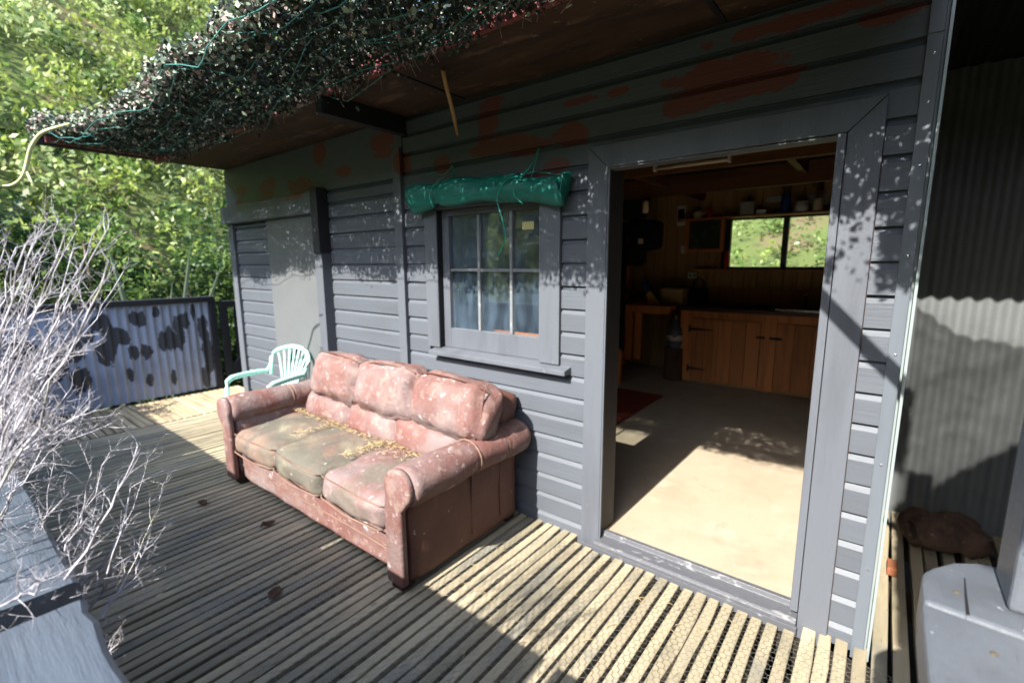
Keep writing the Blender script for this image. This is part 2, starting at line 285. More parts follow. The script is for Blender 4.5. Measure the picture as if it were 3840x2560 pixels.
def leaves(P, size, asp=.5, flat=0.0, bias=None):
    """leaf-shaped 4-gons (kite folded along the midrib is skipped: flat kite) at points P"""
    n = len(P); d = rng.normal(size=(n, 3))
    if bias is not None: d += np.array(bias)
    d[:, 2] *= (1-flat*.7); d /= np.linalg.norm(d, axis=1)[:, None]
    nn = rng.normal(size=(n, 3)); nn[:, 2] += flat*3; s = np.cross(d, nn); s /= np.linalg.norm(s, axis=1)[:, None]+1e-9
    L_ = (size*rng.uniform(.6, 1.4, n))[:, None]; W = L_*asp
    V = np.stack([P-d*L_*.5, P+s*W*.5-d*L_*.05, P+d*L_*.5, P-s*W*.5-d*L_*.05], 1).reshape(-1, 3)
    F = np.arange(n*4).reshape(n, 4); return V, F
def rbox(hx, hy, hz, r, n=10, bulge=(0, 0, 0), wr=0, seed=0, ws=6.0):
    """cushion: rounded box with puffed faces and wrinkles; centred"""
    g = G(); h = (hx, hy, hz)
    bm = bmesh.new(); bmesh.ops.create_cube(bm, size=2); bmesh.ops.subdivide_edges(bm, edges=bm.edges, cuts=n, use_grid_fill=True)
    for v in bm.verts:
        p = Vector(v.co); q = Vector([max(-h[i]+r, min(h[i]-r, p[i]*h[i])) for i in range(3)])
        d = Vector([p[i]*h[i]-q[i] for i in range(3)])
        if d.length > 1e-6: d.normalize(); o = q+d*r
        else: o = Vector([p[i]*h[i] for i in range(3)])
        for i in range(3):
            j, k = (i+1) % 3, (i+2) % 3
            o[i] += p[i]*bulge[i]*(1-p[j]**2)*(1-p[k]**2)
        if wr:
            nv = mnoise.noise_vector(Vector((o.x*ws+seed*7.1, o.y*ws, o.z*ws)))*wr + mnoise.noise_vector(Vector((o.x*ws*3+seed*3.3, o.y*ws*3, o.z*ws*3)))*wr*.35
            o += nv
        v.co = o
    me = bpy.data.meshes.new('cushion'); bm.to_mesh(me); bm.free()
    me.polygons.foreach_set('use_smooth', [True]*len(me.polygons)); return me
def putme(name, me, mat, parent, loc, rot=(0, 0, 0)):
    me.materials.append(mat); me.name = name; o = link(name, me, parent, loc); o.rotation_euler = rot; return o

# ---------------------------------------------------------------- ground, hillside
def grid_obj(name, xs, ys, fz, mat):
    V = np.array([(x, y, fz(x, y)) for x in xs for y in ys]); ny = len(ys)
    F = np.array([(i*ny+j, (i+1)*ny+j, (i+1)*ny+j+1, i*ny+j+1) for i in range(len(xs)-1) for j in range(ny-1)])
    return arrays_obj(name, V, F, [mat], np.zeros(len(F)))
def terrain(x, y):
    z = -.7
    if x < -8.2: z += (-8.2-x)*.95 if x > -26 else 16.9
    if y > 8.0: z = max(z, -.7+(y-8.0)*.8 if y < 26 else 13.7)
    if y < -13: z = max(z, -.7+min((-13-y)*.75, 9))
    if x > 9: z = max(z, -.7+min((x-9)*.7, 9))
    return z + .35*mnoise.noise(Vector((x*.35, y*.35, 0))) if (x < -8.2 or y > 8 or y < -13 or x > 9) else z
go = grid_obj('ground', np.linspace(-60, 60, 81), np.linspace(-60, 60, 81), terrain, mat_hill); go['kind'] = 'structure'
ga = grid_obj('soil', np.linspace(-8, 4, 9), np.linspace(-6, 7, 9), lambda x, y: -.62, mat_soil); ga['kind'] = 'structure'

# ---------------------------------------------------------------- deck
deck = struct('deck')
def plank_mesh(length, wdt, axis, seed, nick=False):
    rs = random.Random(seed); g = G(); n = 14; vs = []; hw = wdt/2
    for i in range(n+1):
        t = length*i/n
        a = -hw+rs.uniform(-.0018, .0018); b = hw+rs.uniform(-.0018, .0018)
        if nick and rs.random() < .18: b += rs.uniform(.004, .012)
        z = rs.uniform(-.0012, .0012)
        for (u, zz) in ((a, -.046), (a, z-.003), (a+.004, z), (b-.004, z), (b, z-.003), (b, -.046)):
            vs.append((u, t, zz) if axis == 'y' else (t, u, zz))
    fs = [(i*6+j, i*6+(j+1) % 6, (i+1)*6+(j+1) % 6, (i+1)*6+j) for i in range(n) for j in range(6)]
    fs += [tuple(range(6)), tuple(n*6+j for j in range(6))[::-1]]
    g.add(vs, fs); return g
PM = [plank_mesh(2.62, .0425, 'y', s, True).mesh('plank', mat_plank) for s in range(7)]
PML = [plank_mesh(4.05, .05, 'y', s+50, True).mesh('plank', mat_plank) for s in range(3)]
PMX = [plank_mesh(.985, .047, 'x', s+90).mesh('plank', mat_plank_x) for s in range(4)]
x = -5.43; i = 0
while x < .07:
    o = link('plank', PM[i*3 % 7], deck, (x, -2.71+random.uniform(-.008, .008), random.uniform(-.0015, .0015))); o.rotation_euler.z = random.uniform(-.0022, .0022); o.scale.y = 1 if -1.25 < x < -.15 else 1.027; x += .0603; i += 1
x = .118; i = 0
while x < .93:
    o = link('plank', PML[i*2 % 3], deck, (x, -2.64, random.uniform(-.002, .002))); o.rotation_euler.z = random.uniform(-.004, .004); x += .071; i += 1
y = -2.6; i = 0
while y < .27:
    o = link('plank', PMX[i*3 % 4], deck, (-6.455, y, .002)); o.rotation_euler.z = random.uniform(-.006, .006); y += .0605; i += 1
for (a, b, c_, d_) in ((-6.45, 2, -2.2, -2.15), (-6.45, 2, -1.5, -1.45), (-6.45, 2, -.75, -.7), (-6.45, 2, -.1, -.05), (.1, 2, .6, .65), (.1, 2, 1.2, 1.25)):
    put('joist', G().box(a, b, c_, d_, -.2, -.0485), mat_joist, deck)
for xx in (-6.4, -5.95, -5.49): put('joist', G().box(xx-.025, xx+.025, -2.6, .3, -.2, -.0505), mat_joist, deck)
# chicken wire stapled over the planks (one part: too fine to count)
def chicken_wire(x0, x1, y0, y1, hx, hy, z, r, keep):
    segs = []
    ny = int((y1-y0)/hy); nx = int((x1-x0)/hx)
    for j in range(ny):
        for i in range(nx):
            cx = x0+(i+.5*(j % 2))*hx; cy = y0+j*hy
            if not keep(cx, cy): continue
            a = (cx, cy-hy*.33); b = (cx, cy+hy*.33); c = (cx-hx*.5, cy+hy*.67); d = (cx+hx*.5, cy+hy*.67)
            segs += [(a, b), (b, c), (b, d)]
    A = np.array(segs); p = A[:, 0]; q = A[:, 1]; d = q-p; ln = np.linalg.norm(d, axis=1)[:, None]; d = d/ln; nrm = np.stack([-d[:, 1], d[:, 0]], 1)*r
    zz = z + .0012*np.sin(p[:, 0]*19)*np.cos(p[:, 1]*23)
    def V3(a, dz): return np.column_stack([a, zz+dz])
    V = np.stack([V3(p+nrm, 0), V3(p-nrm, 0), V3(p, r*1.7), V3(q+nrm, 0), V3(q-nrm, 0), V3(q, r*1.7)], 1).reshape(-1, 3)
    b = np.arange(len(A))[:, None]*6
    F = np.concatenate([b+np.array([[0, 3, 5, 2]]), b+np.array([[2, 5, 4, 1]]), b+np.array([[1, 4, 3, 0]])])
    return arrays_obj('wire_netting', V, F, [mat_wire], np.zeros(len(F)), deck)
cw = chicken_wire(-3.3, .5, -1.6, -.085, .029, .0245, .0022, .0006, lambda a, b: True); cw['kind'] = 'stuff'

# ---------------------------------------------------------------- hut
hut = thing('hut', 'charcoal weatherboard hut with open doorway, small paned window and flaking red patches', 'hut')
def wb(x0, x1, z0, z1=None, y=0, cut=None):
    zt = z0+.122 if z1 is None else z1
    h = zt-z0
    prof = [(y+.02, z0), (y-.015, z0), (y-.015, z0+max(.004, h-.030)), (y+.001, z0+max(.006, h-.008)), (y+.003, zt), (y+.02, zt)]
    jit = random.uniform(-.0025, .0015)
    prof = [(p[0]+jit if p[0] < y+.01 else p[0], p[1]) for p in prof]
    n = max(1, int((x1-x0)/.5)); g = G()
    m = len(prof); vs = []
    for i in range(n+1):
        xx = x0+(x1-x0)*i/n; dz = random.uniform(-.0015, .0015) if 0 < i < n else 0
        vs += [(xx, p[0], p[1]+(dz if k in (1, 0) else 0)) for k, p in enumerate(prof)]
    fs = [(i*m+j, i*m+(j+1) % m, (i+1)*m+(j+1) % m, (i+1)*m+j) for i in range(n) for j in range(m)] + [tuple(range(m)), tuple(n*m+j for j in range(m))[::-1]]
    g.add(vs, fs); put('weatherboard', g, mat_board, hut)
for k in range(-1, 20):
    z0 = .069+.122*k; z1 = z0+.122
    zb = max(z0, -.03); zt = min(z1, 2.49)
    if zb >= zt-.02: continue
    # left of closet door
    if zb < 1.93: wb(-5.36, -4.655, zb, min(zt, 1.944))
    # closet casing to batten
    if zb < 2.05: wb(-3.605, -2.737, zb, min(zt, 2.113))
    # batten to window casing / under / above
    mid = (zb+zt)/2
    if mid < .93: wb(-2.653, -1.223, zb, zt)
    elif mid < 1.9:
        wb(-2.653, -2.441, zb, zt); wb(-1.38, -1.223, zb, zt)
    elif mid < 2.07: wb(-2.653, -1.223, zb, zt)
    else: wb(-2.653, .026, zb, zt)
    if mid < 2.07: wb(-.055, .026, zb, zt)
# wall framing behind the boards blocks light
g = G()
for b in ((-5.46, -2.42, .022, .1, -.03, 2.5), (-2.42, -1.5, .022, .1, -.03, .95), (-2.42, -1.5, .022, .1, 1.9, 2.5), (-1.5, -1.13, .022, .1, -.03, 2.5), (-1.13, -.17, .022, .1, 2.02, 2.5), (-.17, .02, .022, .1, -.03, 2.5)): g.box(*b)
put('wall_frame', g, mat_beam, hut)
put('frieze_board', G().box(-5.5, -2.655, -.022, .021, 2.115, 2.488), mat_board, hut, .003)
put('corner_post', G().box(-5.475, -5.362, -.045, .06, -.05, 2.11), mat_trim, hut, .004)
put('header_beam', G().box(-5.52, -3.70, -.085, .0, 1.945, 2.112), mat_trim, hut, .004)
put('batten', G().box(-2.735, -2.655, -.045, .01, -.03, 2.3), mat_trim, hut, .003)
put('closet_casing', G().box(-3.712, -3.607, -.1, .0, -.03, 1.943), mat_trim, hut, .003)
put('closet_casing', G().box(-3.698, -3.6, -.115, .0, 1.62, 2.13), mat_dark, hut, .003)
cd = put('closet_door', G().box(-4.652, -3.722, -.03, -.004, .04, 1.94), mat_door, hut, .003)
g = G().box(-3.79, -3.725, -.036, -.031, .80, .835).box(-3.715, -3.69, -.108, -.1025, .79, .845).tube([(-3.80, -.04, .817), (-3.68, -.107, .817)], .004)
put('latch', g, mat_metal, cd)
put('skirting_board', G().box(-5.36, -1.223, -.02, .018, -.06, -.032), mat_board, hut)
# corner flashing: folded steel angle
put('corner_flashing', G().box(.026, .066, -.03, -.02, -.05, 2.27).box(.0662, .068, -.03, .05, -.05, 2.27), mat_steel, hut, .001)
put('corner_flashing', G().box(.026, .066, -.034, -.0235, 2.262, 2.49).box(.0662, .068, -.034, .05, 2.262, 2.49), mat_steel, hut, .001)
put('edge_strip', G().box(.077, .0865, -.018, .0, -.05, 2.49).box(.0681, .0769, .03, .05, -.05, 2.49), mat_edge, hut, .001)
for zz in (.35, .78, 1.2, 1.55, 1.85, 2.05, 2.2): put('screw', G().lathe([(.0045, 0), (.004, .003), (.001, .004)], n=8), mat_chrome, hut, loc=(.048, -.0302, zz)).rotation_euler.x = R(90)
# right side wall and other walls, roof
put('side_wall', G().box(.03, .075, .121, 4.5, -.05, 2.5), mat_roof, hut)
put('side_wall', G().box(-5.46, -5.4, .061, 4.5, -.05, 2.5), mat_board, hut)
put('roof', G().prism([(-.6, 2.60), (4.7, 2.75), (4.7, 2.80), (-.6, 2.65)], -5.6, .12, 'x'), mat_roof, hut)
for (a, b) in ((-5.45, -3.9), (-3.895, -2.07), (-2.065, -.62), (-.615, .1)):
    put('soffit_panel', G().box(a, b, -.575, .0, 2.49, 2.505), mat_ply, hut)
for a in (-2.07, -.62): put('soffit_joint', G().box(a-.012, a+.012, -.57, -.02, 2.483, 2.4895), mat_black, hut)
put('fascia_board', G().box(-5.55, .12, -.605, -.578, 2.47, 2.61), mat_fascia, hut, .003)
put('rafter', G().box(-2.665, -2.605, -.62, -.002, 2.375, 2.488), mat_black, hut, .003)
put('barge_beam', G().box(-5.545, -5.475, -1.42, .02, 2.5, 2.57), mat_dark, hut, .003)
put('barge_beam', G().box(-5.44, -5.39, -1.36, .0, 2.507, 2.56), mat_fascia, hut, .003)
# door frame
dfr = put('door_frame', G().prism([(-1.222, -.06), (-1.112, -.06), (-1.112, 1.985), (-1.222, 2.093)], -.032, -.002, 'y').prism([(-.164, -.06), (-.057, -.06), (-.057, 2.098), (-.164, 1.99)], -.032, -.002, 'y').prism([(-1.2215, 2.0945), (-1.1115, 1.9865), (-.1645, 1.9915), (-.0575, 2.0995)], -.034, -.003, 'y'), mat_trim, hut, .003)
put('jamb', G().box(-1.128, -1.1125, -.03, .15, .06, 1.984), mat_dark, dfr, .002)
put('jamb', G().box(-1.1115, -1.105, -.028, -.016, .02, 1.98), mat_steel, dfr)
put('jamb', G().box(-.194, -.166, -.038, .15, .06, 1.989), mat_trim, dfr, .002)
put('head_jamb', G().box(-1.112, -.195, -.026, .05, 1.979, 1.9865), mat_trim, dfr, .002)
put('threshold', G().prism([(-.062, -.03), (-.062, .022), (-.05, .03), (.02, .037), (.026, .06), (.05, .06), (.054, -.03)], -1.128, -.166, 'x').box(-1.22, -.16, -.075, -.063, -.03, .012), mat_sill, dfr, .002)
# window
wn = put('window', G().box(-2.44, -2.325, -.036, .0, .976, 1.87).box(-1.515, -1.381, -.036, .0, .976, 1.87).box(-2.44, -1.381, -.034, .0, 1.8715, 1.93), mat_trim, hut, .003)
put('sill', G().prism([(-.085, .932), (-.085, .958), (-.0, .976), (.05, .976), (.05, .932)], -2.386, -1.312, 'x'), mat_trim, wn, .003)
g = G().box(-2.322, -2.262, .012, .055, .977, 1.87).box(-1.53, -1.5, .012, .055, .977, 1.87).box(-2.262, -1.53, .012, .055, .977, 1.108).box(-2.262, -1.53, .012, .055, 1.832, 1.87)
put('sash', g, mat_trim, wn, .003)
put('reveal', G().box(-2.3245, -2.3225, -.03, .06, .98, 1.868), mat_black, wn); put('reveal', G().box(-1.5, -1.498, -.03, .06, .98, 1.868), mat_black, wn)
for (a, b) in ((-2.021, -2.001), (-1.765, -1.745)): put('glazing_bar', G().box(a, b, .018, .048, 1.109, 1.831), mat_bar, wn, .004)
for (a, b) in ((-2.261, -2.022), (-2.0, -1.766), (-1.744, -1.531)): put('glazing_bar', G().box(a, b, .02, .046, 1.48, 1.498), mat_bar, wn, .004)
for (a, b) in ((-2.262, -2.021), (-2.001, -1.765), (-1.745, -1.53)):
    for (c_, d_) in ((1.108, 1.48), (1.498, 1.832)): put('pane', G().box(a, b, .036, .0385, c_, d_), mat_glass_dirty, wn)
    put('putty_strip', G().box(a, b, .0395, .052, 1.1085, 1.122), mat_orange, wn)
put('putty_strip', G().box(-2.2615, -2.248, .0395, .052, 1.123, 1.83), mat_orange, wn)
put('sticker', G().box(-1.68, -1.6, .034, .0355, 1.72, 1.765), M('faded_sticker', (.45, .42, .18), .8), wn)
# interior linings
put('floor_sheet', G().box(-5.4, -.1, .056, 4.4, -.03, .045), mat_floor, hut)
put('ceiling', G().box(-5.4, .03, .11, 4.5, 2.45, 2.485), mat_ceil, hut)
for yy in (1.8, 3.1): put('ceiling_beam', G().box(-5.4, .03, yy-.025, yy+.025, 2.25, 2.449), mat_beam, hut, .004)
for xx in (-4.0, -2.0, -.7): put('ceiling_beam', G().box(xx-.03, xx+.03, .11, 4.4, 2.33, 2.4485), mat_beam, hut, .004)
x = -3.35
while x < .0:
    x1 = min(x+.147, .03)
    def lb(z0, z1): put('lining_board', G().box(x+.002, x1-.002, 4.4, 4.42, z0, z1), mat_pine, hut, .003)
    if x1 < -1.62 or x > -.3: lb(.04, 2.44)
    else: lb(.04, 1.44); lb(2.08, 2.44)
    x = x1
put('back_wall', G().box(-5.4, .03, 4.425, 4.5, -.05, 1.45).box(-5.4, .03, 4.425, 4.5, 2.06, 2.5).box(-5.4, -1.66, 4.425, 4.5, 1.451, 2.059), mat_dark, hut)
put('partition', G().box(-3.4, -3.36, .1, 4.42, .0, 2.45), mat_beam, hut)
y = .12
while y < 4.3:
    put('lining_board', G().box(.005, .025, y+.002, y+.145, .05, 2.44), mat_pine, hut); y += .147
rw = put('rear_window', G().box(-1.66, -1.63, 4.39, 4.46, 1.44, 2.1).box(-1.66, -.2, 4.388, 4.46, 2.05, 2.1).box(-1.7, -.2, 4.3, 4.46, 1.44, 1.47), mat_dark, hut, .003); put('mullion', G().box(-1.047, -.985, 4.392, 4.46, 1.4705, 2.049), mat_trim, rw, .003)
put('pane', G().box(-1.63, -1.047, 4.43, 4.434, 1.47, 2.05), mat_glass, rw); put('pane', G().box(-.985, -.2, 4.43, 4.434, 1.47, 2.05), mat_glass, rw)
put('window_shelf', G().box(-2.05, -.1, 4.27, 4.389, 1.425, 1.4395), mat_rimu, hut, .003)
put('splash_board', G().box(-2.03, -.02, 4.37, 4.399, 1.01, 1.19), mat_rimu, hut, .004)

# ---------------------------------------------------------------- things inside the hut
kb = thing('kitchen_bench', 'long brown plank cupboard bench with black strap hinges under rear window', 'bench', (-1.2, 3.75, .045))
def kput(n, g, m, par=kb, **k):
    o = put(n, g, m, par, **k)
    if par is kb: o.location = (1.2, -3.75, -.045)
    return o
for (a, b) in ((-1.99, -1.845), (-1.075, -.92), (-.05, .0)): kput('stile', G().box(a, b, 3.75, 3.77, .06, .945), mat_rimu, bevel=.003)
for (a, b) in ((-1.844, -1.076), (-.919, -.051)):
    kput('rail', G().box(a, b, 3.752, 3.77, .855, .943), mat_rimu, bevel=.003)
    n = 5; wd = (b-a-.008)/n
    for i in range(n): kput('door_plank', G().box(a+.004+i*wd+.0012, a+.004+(i+1)*wd-.0012, 3.745, 3.765, .085, .85), mat_rimu, bevel=.003)
kput('kick_board', G().box(-1.98, -.02, 3.79, 3.8, .046, .09), mat_pine)
kput('end_panel', G().box(-1.99, -1.97, 3.7715, 4.36, .05, .944), mat_rimu)
kput('bench_top', G().box(-2.05, -.02, 3.70, 4.365, .946, .988), mat_top, bevel=.005)
for zc in (.72, .225):
    kput('strap_hinge', G().box(-1.885, -1.86, 3.738, 3.7445, zc-.045, zc+.045).prism([(-1.86, zc-.017), (-1.86, zc+.017), (-1.60 if zc > .5 else -1.66, zc+.004), (-1.60 if zc > .5 else -1.66, zc-.008)], 3.737, 3.744, 'y'), mat_iron)
for (a, b) in ((-1.12, -1.03), (-.985, -.86)): kput('latch', G().box(a, b, 3.728, 3.7435, .667, .69).lathe([(.018, -.003), (.02, .004), (.014, .012)], ((a+b)/2, 3.735, .675), 10), mat_iron, bevel=.003)
sink = thing('sink', 'stainless sink rim and tray set in the dark bench top', 'sink', (-.72, 3.9, .99))
put('rim', G().box(-.23, .5, -.17, .2, -.001, .012).box(-.23, .5, -.18, -.171, -.001, .028), mat_chrome, sink, .003)
put('tap', G().tube([(.0, .3, 0), (0, .3, .14), (0, .26, .17), (0, .2, .16)], .011, 8).lathe([(.022, 0), (.018, .02), (.012, .03)], (0, .3, 0), 10).box(-.03, .03, .29, .31, .165, .18), mat_chrome, sink, smooth=True)
sb = thing('side_bench', 'lower wooden side bench joining the long kitchen bench at its left end', 'bench', (-2.6, 3.5, .045))
put('top', G().box(-.35, .55, .0, .8, .9, .955), mat_rimu, sb, .004); put('apron', G().box(-.35, .55, -.02, -.001, .86, .956), mat_rimu, sb, .003)
for i in range(4): put('door_plank', G().box(-.3+.1*i, -.204+.1*i, .05+.22*i*.3, .07+.22*i*.3, .2, .859), mat_rimu, sb, .003)
put('leg', G().box(-.34, -.29, .0, .05, .0, .858), mat_rimu, sb); put('back_panel', G().box(-.36, -.34, .1, .8, 0, 1.45), mat_rimu, sb)
gc = thing('gas_cylinder', 'small grey gas cylinder standing on a stump beside the cupboard', 'gas cylinder', (-2.06, 3.78, .455))
prof = [(.06, 0), (.085, .0), (.09, .02), (.088, .03), (.1, .05), (.103, .1), (.103, .2), (.09, .255), (.055, .28), (.052, .285), (.052, .36), (.046, .36)]
put('body', G().lathe(prof, n=20), mat_gas, gc, smooth=True); put('valve', G().lathe([(.015, .36), (.015, .385), (.02, .39), (.02, .41)], n=10), mat_metal, gc)
put('label_band', G().lathe([(.1036, .1), (.1042, .1), (.1042, .165), (.1036, .165)], n=20), M('white_label', (.6, .6, .6), .5, layers=[((.45, .03, .03), 14, .55, .6, 1)]), gc)
st = G().lathe([(.13, 0), (.125, .2), (.12, .41)], n=12); o = put('stump', st, mat_log, loc=(-2.06, 3.78, .045)); tag(o, 'dark log stump holding up the small gas cylinder', 'stump')
stl = thing('stool', 'small wooden stool seen just inside the left door jamb', 'stool', (-2.6, 3.0, .045))
put('seat', G().box(-.2, .12, -.15, .15, .4, .44), mat_rimu, stl, .004)
for a in (-.18, .08):
    for b in (-.13, .1): put('leg', G().box(a, a+.04, b, b+.04, 0, .399), mat_rimu, stl)
o = put('cardboard_box', G().box(-.14, .14, -.1, .1, 0, .19), mat_card, bevel=.003, loc=(-2.17, 3.98, 1.003)); tag(o, 'plain brown cardboard box standing on the side bench', 'box')
fo = thing('folder', 'leaning yellow and blue card folder in front of the cardboard box', 'folder', (-2.38, 3.72, 1.003))
put('card', G().prism([(-.04, .0), (.14, .0), (-.02, .17), (-.06, .12)], 0, .012, 'y'), mat_yellow, fo); put('cover', G().prism([(-.06, .125), (-.02, .175), (-.1, .3), (-.14, .27)], 0, .012, 'y').prism([(.141, .0), (.155, .0), (-.09, .3), (-.0955, .295)], -.004, .014, 'y'), mat_blue, fo)
bagm = rbox(.12, .07, .1, .05, 6, wr=.012, seed=3); bag = putme('canvas_bag', bagm, mat_fabric, None, (-1.93, 4.18, 1.09)); tag(bag, 'dark cloth bag with a loop handle behind the cardboard box', 'bag')
put('handle', G().tube([(-.07, 0, .08), (-.06, 0, .2), (0, 0, .25), (.06, 0, .2), (.07, 0, .08)], .008, 6), mat_fabric, bag, smooth=True)
hc = G(); n = 14
for i in range(n):
    for j in range(2): hc.v.append((-.19+.38*i/(n-1), .03*math.sin(i*1.7), -.0 if j else -1.55+.1*math.sin(i)))
hc.f = [(i*2, i*2+2, i*2+3, i*2+1) for i in range(n-1)]; hc.m = [0]*(n-1)
o = put('coat', hc, mat_fabric, loc=(-2.66, 3.1, 2.0), smooth=True); md = o.modifiers.new('thick', 'SOLIDIFY'); md.thickness = .03; tag(o, 'long dark coat hanging inside the left side of the doorway', 'coat')
for (nm, px, pz, r_, lab) in (('hat', -2.5, 2.2, .16, 'dark round hat hanging high on the inner wall near the lantern'), ('backpack', -2.35, 1.85, .2, 'dark lumpy backpack hanging below the round hat'), ('helmet', -2.5, 1.62, .14, 'black helmet hanging lowest beside the backpack')):
    me = rbox(r_, .1, r_*.9, .07, 6, wr=.03, seed=px); o = putme(nm, me, mat_fabric, None, (px, 3.4, pz)); tag(o, lab, nm)
put('buckle', G().box(-.03, .03, -.14, -.135, -.1, -.04), mat_bulb, bpy.data.objects['backpack'])
la = thing('lantern', 'small lit looking glass lantern hanging from the beam inside the doorway', 'lantern', (-2.06, 2.68, 2.04)); la['label'] = 'small glass lantern hanging under the ceiling inside the doorway'
put('glass', G().lathe([(.028, 0), (.034, .03), (.03, .1), (.022, .12)], n=12), mat_bulb, la, smooth=True); put('cap', G().lathe([(.03, .121), (.035, .13), (.012, .16)], n=12).tube([(0, 0, .16), (0, 0, .21)], .003), mat_iron, la)
fl = thing('fluorescent_light', 'cream fluorescent tube fitting fixed to the beam above the doorway', 'light fitting', (-1.31, 1.752, 2.29))
put('housing', G().box(-.3, .3, -.022, .022, .03, .07), mat_cream, fl, .004); put('tube', G().tube([(-.28, -.01, .0), (.28, -.01, .0)], .014, 10), mat_cream, fl, smooth=True)
for s in (-.295, .28): put('end_holder', G().box(s, s+.016, -.026, .02, -.02, .029), mat_white, fl)
pf = thing('picture_frame', 'dark framed picture hanging on the pine wall left of the rear window', 'picture', (-1.95, 4.39, 1.92))
put('frame', G().box(-.25, .25, -.02, .008, .22, .26).box(-.25, .25, -.02, .008, -.26, -.22).box(-.25, -.2, -.02, .008, -.2195, .2195).box(.2, .25, -.02, .008, -.2195, .2195), mat_rimu, pf, .003); put('print', G().box(-.2, .2, -.006, .006, -.22, .22), mat_pic, pf)
def flat(n, x, z, w_, h_, lab, cat, m=mat_white, y=4.392):
    o = put(n, G().box(-w_/2, w_/2, -.012, .006, -h_/2, h_/2), m, bevel=.002, loc=(x, y, z)); tag(o, lab, cat); return o
o = flat('light_switch', -2.22, 1.7, .06, .1, 'white upright light switch plate on the pine wall', 'switch'); put('rocker', G().box(-.012, .012, -.018, -.0125, -.02, .02), mat_white, o)
o = flat('power_socket', -2.08, 1.355, .115, .075, 'white double power socket above the bench corner', 'socket')
for s in (-.03, .03): put('outlet', G().box(s-.012, s+.012, -.015, -.0125, -.012, .012), mat_iron, o)
o = flat('meter_box', -2.27, 2.15, .11, .26, 'tall white framed dark panel high on the wall by the lantern', 'panel'); put('screen', G().box(-.042, .042, -.0155, -.0125, -.085, .085), mat_iron, o)
sh = put('wall_shelf', G().box(-2.25, -.1, 4.2, 4.39, 2.07, 2.09), mat_rimu, bevel=.003); tag(sh, 'narrow dark timber shelf running above the rear window', 'shelf')
fe = thing('fire_extinguisher', 'slim red extinguisher standing at the left edge of the rear window', 'fire extinguisher', (-1.645, 4.33, 1.44))
put('body', G().lathe([(.03, 0), (.033, .01), (.033, .2), (.02, .225)], n=14), mat_redp, fe, smooth=True); put('nozzle', G().lathe([(.01, .226), (.01, .245), (.018, .25), (.018, .262)], n=8), mat_iron, fe)
rs = random.Random(5)
for k, (x, w_, h_, m, nm, lab) in enumerate(((-2.02, .1, .09, mat_cream, 'mug', 'cream mug at the left end of the shelf'), (-1.87, .06, .1, mat_redp, 'tin', 'small red tin on the shelf left of the rags'), (-1.43, .16, .16, mat_paper, 'parcel', 'crumpled pale parcel on the shelf above the left window pane'),
        (-1.27, .1, .06, mat_white, 'torch', 'short white torch lying on the shelf edge'), (-1.02, .1, .2, mat_blue, 'cup', 'dark blue cup standing on the shelf above the window mullion'), (-.86, .15, .1, mat_white, 'tub', 'white tub on the shelf above the right pane'), (-.7, .1, .12, mat_cream, 'jar', 'pale jar on the shelf right of the white tub'))):
    if nm in ('parcel', 'torch'): o = put(nm, G().box(-w_/2, w_/2, -.04, .04, 0, h_), m, bevel=.01, loc=(x, 4.27, 2.091))
    else: o = put(nm, G().lathe([(w_*.42, 0), (w_*.5, .01), (w_*.5, h_*.9), (w_*.42, h_)], n=12), m, loc=(x, 4.27, 2.091), smooth=True)
    tag(o, lab, nm)
    if nm == 'mug': put('handle', G().tube([(.045, 0, .02), (.08, 0, .03), (.08, 0, .06), (.045, 0, .07)], .006), m, o)
    elif nm in ('tin', 'cup', 'tub', 'jar'): put('lid', G().lathe([(w_*.44, h_+.001), (w_*.52, h_+.001), (w_*.52, h_+.015), (w_*.3, h_+.02)], n=12), m, o)
flat('note', -.72, 2.23, .22, .12, 'pale printed note pinned above the right window pane', 'note', mat_paper, 4.396)
flat('poster', -1.15, 2.27, .2, .06, 'narrow pale strip notice pinned above the window mullion', 'notice', mat_paper, 4.396)
rug = put('floor_mat', G().box(-.45, .32, -.62, .65, 0, .012), mat_rug, bevel=.003, loc=(-2.17, 2.25, .0455)); tag(rug, 'dull red mat lying on the hut floor inside the left jamb', 'mat')

# ---------------------------------------------------------------- rolled blind over the window
bl = thing('rolled_blind', 'rolled green shade cloth blind tied up above the small window', 'blind', (0, 0, 0))
n = 44; ring = 18; V = []; F = []
for i in range(n):
    t = i/(n-1); xx = -2.475+1.15*t
    r0 = .071-.012*t + .006*math.sin(t*21)+.01*max(0, 1-abs(t-.0)/.1) - .022*math.exp(-((t-.2)/.025)**2) - .012*math.exp(-((t-.655)/.02)**2)
    zc = 1.945-.012*t - .035*max(0, t-.72)*3 + .01*math.sin(t*5); yc = -.088
    for j in range(ring):
        a = 2*math.pi*j/ring; rr = r0*(1+.1*math.sin(3*a+t*6)+.05*mnoise.noise(Vector((t*14, a, 0))))
        V.append((xx+.012*math.sin(a*2)*(1 if i in (0, n-1) else 0), yc+rr*.82*math.cos(a), zc+rr*1.12*math.sin(a)))
for i in range(n-1):
    for j in range(ring): F.append((i*ring+j, i*ring+(j+1) % ring, (i+1)*ring+(j+1) % ring, (i+1)*ring+j))
F += [tuple(range(ring))[::-1]]; 
for k in range(3):   # spiral of cloth layers seen in the open end
    o = len(V); rr = .042-.012*k
    V += [(-1.326-.002*k, -.088+rr*.8*math.cos(2*math.pi*j/10), 1.902+rr*1.1*math.sin(2*math.pi*j/10)) for j in range(10)] + [(-1.336, -.088+rr*.6*math.cos(2*math.pi*j/10), 1.902+rr*.9*math.sin(2*math.pi*j/10)) for j in range(10)]
    F += [(o+j, o+(j+1) % 10, o+10+(j+1) % 10, o+10+j) for j in range(10)]
